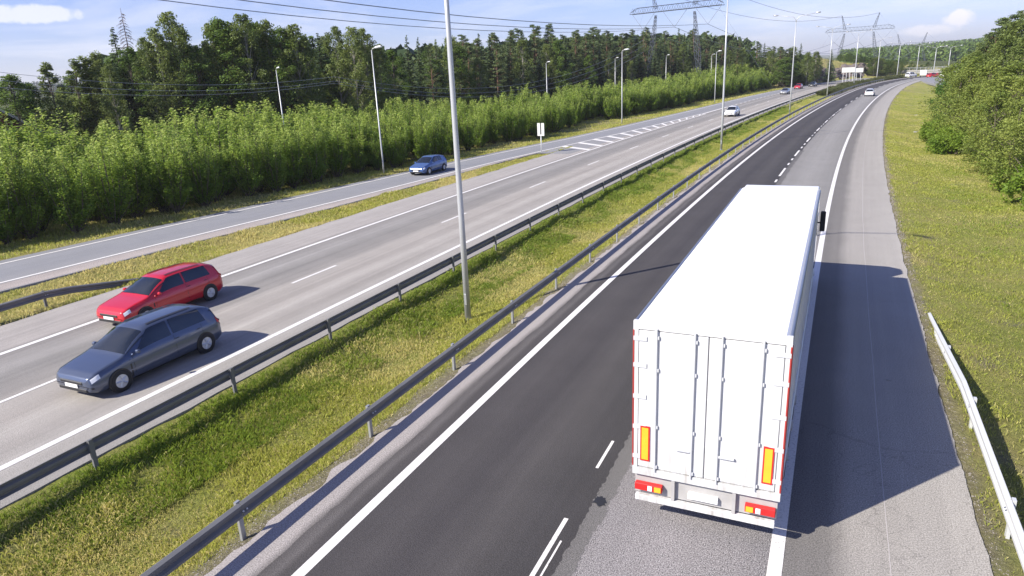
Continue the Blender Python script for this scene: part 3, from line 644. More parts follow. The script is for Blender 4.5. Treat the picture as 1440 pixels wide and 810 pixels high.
for lx, nm in ((-7.6, 'left'), (7.6, 'right')):
    wire(armpt(P0, lx, 6.6), armpt(P1, lx, 6.6), 10, .03, f'thin {nm} earth wire high over the great pylon', 'earth wires')
    wire(armpt(P1, lx, 6.6), armpt(P2, lx, 6.6), 5, .05, f'thin {nm} earth wire between the first two pylons', 'earth wires')
for k, (ya, yb, yc) in enumerate(((97, 118, 60), (109, 124, 68), (120, 127, 77))):
    a = Vector(at(-60, ya - 3, 78)); b = Vector(at(470, yb - 10, 88)); c = Vector(at(905, yc - 4, 150))
    nm = ('topmost', 'middle', 'lowest')[k]
    wire(a, b, 1.2, .018, f'{nm} of three thin wires low in front of the trees at the left', 'thin local wires')
    wire(b, c, 4.5, .022, f'{nm} of three thin wires sagging before the forest towards the great pylon', 'thin local wires')

# ------------------------------------------------------------------ vehicles
def wheel(parent, x, y, r, wd, side_, deep=False, rimmat=None):
    b = B(); sg = side_; n = 28; prof = [(0, r * .62), (.0, r * .92), (.03, r), (wd - .03, r), (wd, r * .92), (wd, r * .3)]
    k = len(prof); base = len(b.v)
    for i in range(n):
        a = 2 * pi * i / n
        for (d, rad) in prof: b.v.append((x - sg * d, y + rad * cos(a), r + rad * sin(a)))
    for i in range(n):
        for j in range(k - 1):
            p = base + i * k + j; q = base + ((i + 1) % n) * k + j; b.f.append((p, p + 1, q + 1, q))
    ty = b.build('wheel', M['rubber'], parent, True)
    rm = B(); rm.disc((x - sg * .020, y, r), 'x', r * .68, r * .66, sg * .012, 20)
    if deep: rm.disc((x - sg * .03, y, r), 'x', r * .28, r * .2, sg * .07, 12)
    else:
        for q in range(5):
            a = 2 * pi * q / 5; rm.tube([(x - sg * .004, y, r), (x - sg * .004, y + r * .55 * cos(a), r + r * .55 * sin(a))], r * .10, 4)
        rm.disc((x - sg * .03, y, r), 'x', r * .14, r * .12, sg * .03, 10)
    rm.build('rim', rimmat or M['alu'], ty)
    return ty
def car(x, y, heading, paintm, label, style='hatch', L=4.25, Wd=1.78, Hh=1.47, detail=True, group='cars on the motorway', roofm=None):
    """front towards local +Y; heading = compass angle of +Y"""
    t = empty('car', (x, y, .006), -heading, label, 'car', group)
    est = style == 'estate'; suv = style == 'suv'; h = Hh; hw = Wd / 2
    # station: y, half width, low z, shoulder z, top z, roof half width, cabin flag
    f = L / 2
    rr_ = {'hatch': (-f + .02, -f + .28, -f + .95), 'estate': (-f + .02, -f + .22, -f + .62), 'suv': (-f + .02, -f + .22, -f + .65), 'sedan': (-f + .6, -f + .95, -f + 1.5)}[style]
    zb = .92 if not suv else 1.02; hood = .80 if not suv else .98
    key = np.array([  # y, hw, zlow, zsh, ztop, rw
        (-f - .0, .80, .38, .62, .70, .66), (-f + .04, .90, .26, zb - .10, zb - .03, .80), (-f + .16 if style != 'sedan' else -f + .2, .955, .22, zb, zb + .03, .82),
        (rr_[1], .965, .2, zb, h * .90 if style != 'sedan' else zb + .06, .62 if style != 'sedan' else .78), (rr_[2], .985, .19, zb, h * .985, .60),
        (-.45, 1.0, .18, zb - .01, h, .62), (f - 2.15, 1.0, .18, zb - .02, h * .985, .61), (f - 1.90, 1.0, .18, zb - .03, h * .935, .62), (f - 1.50, .995, .18, zb - .05, (h * .935 + hood + .12) / 2 + .02, .66),
        (f - 1.08, .985, .18, hood + .07, hood + .12, .78), (f - .62, .97, .18, hood - .02, hood + .045, .74), (f - .22, .93, .2, hood - .12, hood - .05, .74), (f - .05, .84, .26, .60, .66, .66), (f, .72, .34, .52, .56, .58)])
    ys = np.concatenate([np.linspace(key[i, 0], key[i + 1, 0], 5)[:-1] for i in range(len(key) - 1)] + [[key[-1, 0]]])
    def cub(c):  # monotone-ish smoothing
        v = np.interp(ys, key[:, 0], key[:, c]); v2 = v.copy()
        for _ in range(2): v2[1:-1] = (v2[:-2] + 2 * v2[1:-1] + v2[2:]) / 4
        return v2
    K = [cub(c) for c in range(6)]
    def sect(i):
        w_, zl, zs, zt, rw = K[1][i] * hw, K[2][i], K[3][i], K[4][i], K[5][i] * Wd / 2
        lift = max(0, zt - zs)
        half = [(w_ * .86, zl), (w_ * .985, zl + .10), (w_ * 1.0, zl + (zs - zl) * .45), (w_ * .985, zs - .10), (w_ * .93, zs),
                (w_ * .93 + (rw * 1.10 - w_ * .93) * .5, zs + lift * .48), (rw * 1.13, zs + lift * .86), (rw * .98, zs + lift * .965), (rw * .5, zt), (0, zt + .008)]
        return half
    S_ = [sect(i) for i in range(len(ys))]; nh = 10; V = []; F = []
    for i, sct in enumerate(S_):
        V += [(p[0], ys[i], p[1]) for p in sct] + [(-p[0], ys[i], p[1]) for p in sct[-2::-1]]
    k = 2 * nh - 1
    for i in range(len(ys) - 1):
        for j in range(k - 1): a = i * k + j; F.append((a, a + 1, a + k + 1, a + k))
    F.append(tuple(range(k))[::-1]); F.append(tuple((len(ys) - 1) * k + j for j in range(k)))
    body = mesh_obj('body', V, F, paintm, t, True)
    def P(yy, j, sg=1, outw=.008):
        i = np.clip(np.searchsorted(ys, yy) - 1, 0, len(ys) - 2); q = (yy - ys[i]) / (ys[i + 1] - ys[i])
        j0 = int(min(j, nh - 2)); fj = j - j0
        def pt(ii): a, b_ = S_[ii][j0], S_[ii][j0 + 1]; return (a[0] + (b_[0] - a[0]) * fj, a[1] + (b_[1] - a[1]) * fj)
        a, b_ = pt(i), pt(i + 1); xx = a[0] + (b_[0] - a[0]) * q; zz = a[1] + (b_[1] - a[1]) * q
        n_ = Vector((S_[i][j0 + 1][1] - S_[i][j0][1], -(S_[i][j0 + 1][0] - S_[i][j0][0]))); n_ = n_.normalized() if n_.length > 1e-6 else Vector((0, 1))
        return (sg * (xx + n_.x * outw), yy, zz + n_.y * outw)
    def panel(name, y0, y1, j0, j1, mat, sg=1, ny=6, nj=5, outw=.01, taper=(0, 0), parent=body):
        V = []; F = []
        for a in range(ny + 1):
            for b_ in range(nj + 1):
                fj = b_ / nj; ya = y0 + taper[0] * fj; yb = y1 - taper[1] * fj
                V.append(P(ya + (yb - ya) * a / ny, j0 + (j1 - j0) * fj, sg, outw))
        for a in range(ny):
            for b_ in range(nj): q = a * (nj + 1) + b_; F.append((q, q + 1, q + nj + 2, q + nj + 1))
        return mesh_obj(name, V, F, mat, parent, True)
    def full(name, y0, y1, x_frac, mat, ny=6):
        V = []; F = []; J = [7.0 - (7.0 - 9) * 0 for _ in range(1)]
        js = [5.6, 6.9, 8, 9, 8, 6.9, 5.6]; sg = [1, 1, 1, 1, -1, -1, -1]
        for a in range(ny + 1):
            for j, s in zip(js, sg): V.append(P(y0 + (y1 - y0) * a / ny, j, s, .012))
        for a in range(ny):
            for b_ in range(6): q = a * 7 + b_; F.append((q, q + 1, q + 8, q + 7))
        return mesh_obj(name, V, F, mat, body, True)
    full('windscreen', f - 1.93, f - 1.16, 1, M['glass'], 10)
    ry0 = {'hatch': -f + .10, 'estate': -f + .08, 'suv': -f + .08, 'sedan': -f + .98}[style]; ry1 = {'hatch': -f + .40, 'estate': -f + .27, 'suv': -f + .28, 'sedan': -f + 1.45}[style]
    full('rear_window', ry0 + .04, ry1 + .02, 1, M['glass'])
    for sg in (1, -1):
        panel('side_window', -.42, f - 1.45, 4.3, 6.2, M['glass'], sg, taper=(0, .62))
        panel('side_window', rr_[2] - .05, -.50, 4.35, 6.2, M['glass'], sg, taper=(.12, 0))
        panel('headlight', f - .30, f - .07, 3.1, 4.6, M['lamp_lens'], sg, outw=.012)
        panel('wheel_lip', f - 1.24, f - 1.19, .3, 3.3, M['blacktrim'], sg, 1, 4, .003)
        panel('fog_light', f - .10, f - .03, 1.2, 1.9, M['blacktrim'], sg, outw=.012)
        panel('tail_light', -f + .03, -f + .20, 3.0, 4.7, M['red'], sg, outw=.014)
        yw = (f - .82, -f + .78)
        for q in yw:
            B().disc((sg * (hw * .90), q, .325), 'x', .35, .35, sg * (hw * .105), 24).build('wheel_arch', M['blacktrim'], body)
            wheel(t, sg * (hw * 1.028), q, .315, .2, sg)
        if detail:
            B().box(sg * hw * .97 if sg > 0 else sg * hw * 1.13, sg * hw * 1.13 if sg > 0 else sg * hw * .97, f - 1.52, f - 1.40, zb - .0, zb + .11, .03).build('door_mirror', paintm, t)
            panel('door_seam', -.47, -.455, .8, 4.2, M['blacktrim'], sg, 1, 4, .004)
            panel('door_handle', -.62, -.49, 3.3, 3.55, M['blacktrim'], sg, 2, 1, .02); panel('door_handle', -1.42, -1.30, 3.3, 3.55, M['blacktrim'], sg, 2, 1, .02)
            panel('door_seam', f - 1.325, f - 1.31, .8, 4.0, M['blacktrim'], sg, 1, 4, .004); panel('door_seam', -1.50, -1.487, 2.0, 4.2, M['blacktrim'], sg, 1, 4, .004)
            panel('bonnet_seam', f - 1.05, f - .28, 5.0, 5.12, M['blacktrim'], sg, 6, 1, .004);
            if est: panel('roof_rail', -1.5, .1, 7.15, 7.45, M['blacktrim'], sg, 8, 1, .03)
            panel('sill', -1.0, 1.0, .1, .8, M['blacktrim'], sg, 4, 2, .006)
    B().box(-hw * .52, hw * .52, f - .06, f + .018, .46, .56, .02).build('grille', M['blacktrim'], body)
    B().box(-hw * .66, hw * .66, f - .08, f + .012, .25, .36, .02).build('lower_grille', M['blacktrim'], body)
    B().box(-.26, .26, f + .01, f + .03, .37, .47).build('number_plate', M['plate'], body)
    B().box(-.26, .26, -f - .03, -f - .005, .52, .63).build('number_plate', M['plate'], body)
    return t
def pose(s, o): X, Y = W(s, o); return float(X), float(Y)
RED = carpaint('red_car_paint', (.50, .012, .022), .1); NAVY = carpaint('dark_blue_grey_paint', (.085, .105, .16), .5); BLUE = carpaint('blue_car_paint', (.07, .13, .30), .4)
WHT = carpaint('white_car_paint', (.72, .73, .74), 0); SILV = carpaint('silver_car_paint', (.34, .35, .37), .6); BLK = carpaint('black_car_paint', (.03, .032, .036), .3)
X, Y = pose(6.8, -22.75); car(X, Y, TH(7) + pi, RED, 'red estate car coming on in the left-hand oncoming lane', 'estate', 4.5, 1.8, 1.46)
X, Y = pose(2.6, -18.35); car(X, Y, TH(2) + pi, NAVY, 'dark blue grey car nearest the camera in the oncoming lanes', 'estate', 4.6, 1.8, 1.5)
X, Y = pose(41.8, -33.0); car(X, Y, TH(41) + pi - .03, BLUE, 'blue car alone on the slip road beside the thicket', 'hatch', 4.2, 1.75, 1.48)
X, Y = pose(106.5, -18.7); car(X, Y, TH(106) + pi, WHT, 'white hatchback coming on behind the second lamp mast', 'hatch', 4.2, 1.8, 1.55)
X, Y = pose(181, -22.4); car(X, Y, TH(181) + pi, SILV, 'silver car coming on left of the third lamp mast', 'hatch', 4.3, 1.8, 1.5)
X, Y = pose(213, -24.9); car(X, Y, TH(213) + pi, RED, 'small red car far off between silver and black cars', 'hatch', 4.2, 1.8, 1.5)
X, Y = pose(229, -24.0); car(X, Y, TH(229) + pi, BLK, 'black car far off with bright headlights, beside the rock cutting', 'sedan', 4.5, 1.8, 1.5)
X, Y = pose(162, -1.85); car(X, Y, TH(162), WHT, 'white hatchback driving away ahead of the lorry', 'hatch', 4.2, 1.8, 1.55)
X, Y, _ = at(1281, 108.3, 309); car(X, Y, 1.15, WHT, 'far white van-like car left of the overpass', 'suv', 4.6, 1.9, 1.9, False)
X, Y, _ = at(1311.5, 109.5, 296); car(X, Y, 1.25, RED, 'left one of two far red cars below the overpass', 'suv', 4.4, 1.8, 1.6, False)
X, Y, _ = at(1320, 108.8, 300); car(X, Y, 1.25, RED, 'right one of two far red cars below the overpass', 'hatch', 4.3, 1.8, 1.5, False)
X, Y, _ = at(1330, 107.8, 298); car(X, Y, 1.2, WHT, 'far white car at the right end of the overpass', 'hatch', 4.3, 1.8, 1.6, False)
# far box van
X, Y, _ = at(1298, 108.3, 306); t = empty('box_van', (X, Y, .01), -.55, 'far pale box van beneath the left end of the overpass', 'van')
B().box(-1.1, 1.1, -2.0, 1.2, .6, 2.5, .05).build('cargo_box', M['white'], t)
B().box(-1.0, 1.0, 1.42, 2.9, .5, 1.9, .18).build('cab', M['cabwhite'], t); B().box(-.9, .9, 2.6, 2.93, 1.2, 1.75, .05).build('windscreen', M['glass'], t)
for sg in (-1, 1):
    for q in (-1.6, 2.1): wheel(t, sg * 1.05, q, .4, .25, sg)

# the lorry
S0, LT = .62, 13.9
def lorry():
    xa, ya = W(S0, -1.30); xb, yb = W(S0 + LT, -1.30); hd = math.atan2(xb - xa, yb - ya)
    t = empty('semi_trailer_lorry', (float(xa), float(ya), .012), -hd, 'white articulated lorry driving away down the near carriageway', 'truck')
    Lx = LT; w2 = 1.275
    tr = B().box(-w2 + .03, w2 - .03, .06, Lx, 1.12, 3.93).build('trailer_body', M['white'], t)
    rf = B(); n = 40
    for i in range(n + 1):
        yy = .0 + (Lx + .01) * i / n
        for xx, zz in ((-w2 + .05, 3.935), (-w2 + .10, 3.975), (-.6, 3.992), (0, 3.998), (.6, 3.992), (w2 - .10, 3.975), (w2 - .05, 3.935)): rf.v.append((xx, yy, zz + (.003 if i % 4 == 0 else 0)))
    for i in range(n):
        for j in range(6): a = i * 7 + j; rf.f.append((a, a + 1, a + 8, a + 7))
    rf.f.append(tuple(range(7))[::-1]); rf.f.append(tuple(n * 7 + j for j in range(7)))
    rf.build('roof', M['whiteroof'], tr, False)
    for sg in (-1, 1):
        a, b_ = sorted((sg * (w2 - .05), sg * w2)); B().box(a, b_, 0, Lx + .01, 3.80, 3.96, .015).build('top_rail', M['bluegrey'], tr)
        a, b_ = sorted((sg * (w2 - .06), sg * (w2 + .004))); B().box(a, b_, .02, Lx, 1.05, 1.28, .015).build('bottom_rail', M['alu'], tr)
        for k in range(1, 11):
            yy = Lx * k / 11; a, b_ = sorted((sg * (w2 - .04), sg * (w2 - .012))); B().box(a, b_, yy - .03, yy + .03, 1.285, 3.795).build('side_post', M['white'], tr)
        # side guard, mudguards
        for zz in (.55, .8): a, b_ = sorted((sg * 1.19, sg * 1.23)); B().box(a, b_, 5.8, 9.8, zz, zz + .12, .01).build('side_guard', M['alu'], t)
        for q in (2.4, 3.7, 5.0):
            pts = [(sg * 1.0, q - .62 * cos(a_), .58 + .62 * sin(a_)) for a_ in np.linspace(.2, pi - .2, 9)]
            g = B()
            for p in pts: g.v += [(sg * .82, p[1], p[2]), (sg * 1.24, p[1], p[2])]
            g.f = [(2 * i, 2 * i + 1, 2 * i + 3, 2 * i + 2) for i in range(8)]; g.build('mudguard', M['blacktrim'], t)
            wheel(t, sg * 1.24, q, .5, .36, sg, True, M['grime'])
        for q in (11.9,): B().box(*sorted((sg * .85, sg * 1.0)), q - .06, q + .06, .3, 1.1).build('landing_leg', M['grime'], t)
        for q in (13.0 - .6, 16.0): wheel(t, sg * 1.23, q, .5, .34, sg, True)
    for q in (2.4, 3.7, 5.0): B().tube([(-1.0, q, .5), (1.0, q, .5)], .07, 8).build('axle', M['grime'], t)
    for sg in (-1, 1): B().box(*sorted((sg * .42, sg * .54)), .15, Lx, .86, 1.11).build('chassis_beam', M['grime'], t)
    # rear end
    fr = B()
    fr.box(-w2, w2, -.02, .055, 3.82, 3.965).box(-w2, -w2 + .09, -.02, .055, 1.12, 3.82).box(w2 - .09, w2, -.02, .055, 1.12, 3.82).box(-w2, w2, -.03, .055, .98, 1.12)
    fr.build('rear_frame', M['white'], tr)
    for sg in (-1, 1): B().box(*sorted((sg * (w2 - .022), sg * (w2 + .006))), -.028, .07, 1.14, 3.80, .006).build('corner_strip', M['darkred'], tr)
    for sg in (-1, 1):
        d = B().box(*sorted((sg * .008, sg * (w2 - .10))), -.015, .04, 1.14, 3.80, .008).build('rear_door', M['white'], tr)
        for q in (.22, .86):
            B().tube([(sg * q, -.045, 1.10), (sg * q, -.045, 3.86)], .017, 8).build('lock_rod', M['rod'], d)
            for zz in (1.2, 2.0, 3.1, 3.7): B().box(*sorted((sg * q - .04, sg * q + .04)), -.05, -.016, zz - .03, zz + .03).build('rod_clamp', M['rod'], d)
        B().box(*sorted((sg * .24, sg * .5)), -.065, -.035, 1.62, 1.655).build('lock_handle', M['rod'], d)
        for zz in (1.35, 1.95, 2.55, 3.15, 3.65): B().box(*sorted((sg * (w2 - .24), sg * (w2 - .005))), -.032, -.014, zz - .04, zz + .04).build('hinge', M['rod'], d)
        # yellow marking plate with a red border
        pl = B().box(*sorted((sg * .96, sg * 1.13)), -.034, -.017, 1.28, 1.98).build('marking_plate', M['red'], d)
        B().box(*sorted((sg * .985, sg * 1.105)), -.039, -.0345, 1.31, 1.95).build('reflective_panel', M['amber'], pl)
        lb_ = B().box(*sorted((sg * .72, sg * 1.22)), -.05, .06, .66, .80, .01).build('tail_light', M['red'], t)
        B().box(*sorted((sg * .74, sg * .86)), -.06, -.049, .68, .78).build('indicator_lens', M['amber'], lb_); B().box(*sorted((sg * .90, sg * .98)), -.06, -.049, .68, .78).build('reversing_lens', M['lamp_lens'], lb_)
        B().box(*sorted((sg * .80, sg * 1.22)), 1.70, 1.72, .14, .92).build('mud_flap', M['blacktrim'], t)
        a, b_ = sorted((sg * (w2 - .0), sg * (w2 + .012))); B().box(a, b_, .02, .12, 1.30, 3.78).build('contour_marking', M['red'], tr)
    B().box(-1.22, 1.22, -.02, .08, .42, .54, .012).build('rear_bumper', M['white'], t)
    B().box(-1.24, 1.24, .065, .09, .56, .97).build('light_panel', M['grime'], t)
    B().box(-.26, .26, -.012, .064, .66, .77).build('number_plate', M['plate'], t)
    for sg in (-1, 1): B().box(*sorted((sg * .5, sg * .56)), -.01, .3, .42, .98).build('bumper_bracket', M['grime'], t)
    # tractor: cab with deflector, fuel tanks, mirrors
    y0 = Lx + .62
    cabv = [(y0, .95), (y0 + 2.15, .95), (y0 + 2.28, 1.5), (y0 + 2.2, 2.1), (y0 + 1.98, 2.95), (y0 + 1.55, 3.35), (y0 + .75, 3.86), (y0 + .35, 3.92), (y0, 3.90)]
    c = B(); k = len(cabv)
    for xx, ins in ((-1.23, .07), (-1.18, 0), (1.18, 0), (1.23, .07)):
        cy_ = sum(p[0] for p in cabv) / k; cz_ = sum(p[1] for p in cabv) / k
        for p in cabv: c.v.append((xx, p[0] + (cy_ - p[0]) * ins * .5, p[1] + (cz_ - p[1]) * ins * .5))
    for i in range(3):
        for j in range(k): a = i * k + j; b2 = i * k + (j + 1) % k; c.f.append((a, b2, b2 + k, a + k))
    c.f.append(tuple(range(k))); c.f.append(tuple(3 * k + j for j in range(k))[::-1])
    cab = c.build('cab', M['cabwhite'], t)
    B().box(-1.1, 1.1, y0 + 2.0, y0 + 2.2, 2.15, 2.8, .05).build('windscreen', M['glass'], cab)
    for sg in (-1, 1):
        B().box(*sorted((sg * 1.222, sg * 1.24)), y0 + 1.15, y0 + 1.95, 2.0, 2.7, .004).build('side_window', M['glass'], cab)
        B().box(*sorted((sg * 1.30, sg * 1.48)), y0 + 1.9, y0 + 2.02, 2.0, 2.75, .03).build('mirror', M['blacktrim'], cab)
        B().box(*sorted((sg * 1.2, sg * 1.32)), y0 + 1.93, y0 + 1.98, 2.3, 2.34).build('mirror_arm', M['blacktrim'], cab)
        B().tube([(sg * .95, Lx - .35, .6), (sg * .95, Lx + .75 - .2, .6)], .27, 14).build('fuel_tank', M['alu'], t)
        B().box(*sorted((sg * .4, sg * .5)), Lx - 2.2, y0 + 2.1, .6, .84).build('tractor_beam', M['blacktrim'], t)
    B().box(-1.22, 1.22, y0 + 2.05, y0 + 2.36, .35, .94, .05).build('front_bumper', M['cabwhite'], t)
    return t
lorry()

# ------------------------------------------------------------------ bridge, house, rocks
bx0, by0, _ = at(1262, 100, 345); bx1, by1, _ = at(1410, 100, 335)
hd = math.atan2(by1 - by0, bx1 - bx0); Lb = math.hypot(bx1 - bx0, by1 - by0)
t = empty('overpass', (bx0, by0, -.5), hd, 'far concrete overpass crossing behind the last cars', 'bridge')
zt = at(1315, 97.0, 340)[2] + .5
B().box(0, Lb, -5, 5, zt - 1.5, zt - .35, .1).build('deck', M['concrete'], t)
B().box(0, Lb, -5.15, -4.85, zt - .7, zt - .05).build('edge_beam', M['concrete'], t)
b = B()
for k in range(int(Lb / 2)): b.box(k * 2 + .2, k * 2 + .3, -5.05, -4.95, zt - .05, zt + .85)
b.box(0, Lb, -5.06, -4.94, zt + .85, zt + .95).box(0, Lb, -5.04, -4.96, zt + .4, zt + .46).build('railing', M['galv'], t)
for q in (10, 21, 32, 43): B().box(q, q + .8, -3.5, 3.5, -.5, zt - 1.45).build('pier', M['concrete'], t)
# red house whose gable just shows over the thicket
hx, hy, hz = at(-47, 131, 98); zb = zg(hx, hy); Hr = hz - zb
t = empty('red_house', (hx, hy, zb), radians(35), 'dark red wooden house with white bargeboards, half hidden at the far left', 'house')
w3 = 5.2; e = Hr - 4.0
hb = B(); hb.v = [(-w3, -5, 0), (w3, -5, 0), (w3, 5, 0), (-w3, 5, 0), (-w3, -5, e), (w3, -5, e), (w3, 5, e), (-w3, 5, e), (0, -5, Hr), (0, 5, Hr)]
hb.f = [(0, 1, 5, 8, 4), (2, 3, 7, 9, 6), (1, 2, 6, 5), (3, 0, 4, 7), (0, 3, 2, 1), (4, 8, 9, 7), (5, 6, 9, 8)]; hb.build('wall', M['redwall'], t)
for sg in (-1, 1):
    r_ = B(); r_.v = [(0, -5.6, Hr + .12), (0, 5.6, Hr + .12), (sg * (w3 + .6), 5.6, e - .34), (sg * (w3 + .6), -5.6, e - .34), (0, -5.6, Hr + .30), (0, 5.6, Hr + .30), (sg * (w3 + .6), 5.6, e - .16), (sg * (w3 + .6), -5.6, e - .16)]
    r_.f = [(0, 1, 2, 3), (4, 7, 6, 5), (0, 3, 7, 4), (1, 5, 6, 2), (3, 2, 6, 7)]; rf = r_.build('roof', M['roofdark'], t)
    g_ = B(); g_.v = [(0, -5.66, Hr + .0), (sg * (w3 + .62), -5.66, e - .5), (sg * (w3 + .62), -5.66, e - .14), (0, -5.66, Hr + .34)]; g_.v += [(a, b2 - .06, c) for a, b2, c in g_.v]
    g_.f = [(0, 1, 2, 3), (4, 7, 6, 5), (0, 4, 5, 1), (2, 6, 7, 3), (1, 5, 6, 2)]; g_.build('bargeboard', M['signback'], t)
B().box(-.5, .5, -5.06, -4.98, 2.2, 3.4).build('window', M['glass'], t)
# rocks of the cutting
def rock_mesh(seed):
    rs = np.random.RandomState(seed); V = []; F = []; n, mm = 12, 8
    for i in range(mm + 1):
        ph = pi * i / mm
        for j in range(n):
            a = 2 * pi * j / n; d = 1 + .35 * (rs.rand() - .5) + .2 * math.copysign(1, sin(3 * a + seed)) * sin(ph)
            V.append((d * cos(a) * sin(ph), d * sin(a) * sin(ph), d * cos(ph) * .8))
    for i in range(mm):
        for j in range(n): a = i * n + j; b_ = i * n + (j + 1) % n; F.append((a, b_, b_ + n, a + n))
    me = bpy.data.meshes.new('rock'); me.from_pydata(V, [], F); me.materials.append(M['rock']); return me
RM = [rock_mesh(k) for k in range(4)]
k = 0
for s in np.arange(236, 330, 3.6):
    for lv in range(2):
        o = -34.0 - lv * 1.4 + random.uniform(-.7, .7)
        X, Y = W(s + random.uniform(-1.5, 1.5), o); zz = .7 + lv * 2.1
        if at(0, 0, 1) and s > 300 and lv: zz += .6
        r_ = bpy.data.objects.new('rock', RM[k % 4]); k += 1; link(r_); r_.location = (float(X), float(Y), zz); q = random.uniform(1.5, 2.6); r_.scale = (q * 1.2, q, q * random.uniform(.7, 1)); r_.rotation_euler = (random.uniform(-.4, .4), random.uniform(-.4, .4), random.uniform(0, 6))
        tag(r_, 'dark jagged boulder of the far rock cutting beside the oncoming lanes', 'rock', 'boulders of the rock cutting')

# ------------------------------------------------------------------ vegetation
def rand_dir(n, rs): v = rs.normal(size=(n, 3)); return v / np.linalg.norm(v, axis=1, keepdims=True)
def leaves(C, size, rs, aspect=.55, upbias=.6, hang=0):
    n = len(C); nrm = rand_dir(n, rs); nrm[:, 2] = np.abs(nrm[:, 2]) + upbias; nrm /= np.linalg.norm(nrm, axis=1, keepdims=True)
    a = np.cross(nrm, rand_dir(n, rs)); a /= np.linalg.norm(a, axis=1, keepdims=True) + 1e-9
    if hang: a[:, 2] -= hang; a /= np.linalg.norm(a, axis=1, keepdims=True)
    b = np.cross(nrm, a); sz = (size * (.6 + .8 * rs.rand(n)))[:, None]
    V = np.stack([C - a * sz * .5, C + b * sz * aspect * .5, C + a * sz * .5, C - b * sz * aspect * .5], 1).reshape(-1, 3)
    F = np.arange(4 * n).reshape(n, 4); return V, F
def crown_mesh(name, C, size, rs, mat, shade=None, tipv=None, **kw):
    V, F = leaves(C, size, rs, **kw); n = len(C)
    v = np.clip((shade if shade is not None else rs.rand(n)) * .75 + rs.rand(n) * .4 - .05, 0, 1); tp = tipv if tipv is not None else np.zeros(n)
    return fast_mesh(name, V, F, mat, var=np.repeat(np.stack([v, tp], 1), 4, 0), obj=False)
def trunk_mesh(name, tubes, mat):
    b = B()
    for pts, r in tubes: b.tube(pts, r, 6, False)
    me = bpy.data.meshes.new(name); me.from_pydata(b.v, [], b.f); me.materials.append(mat); return me
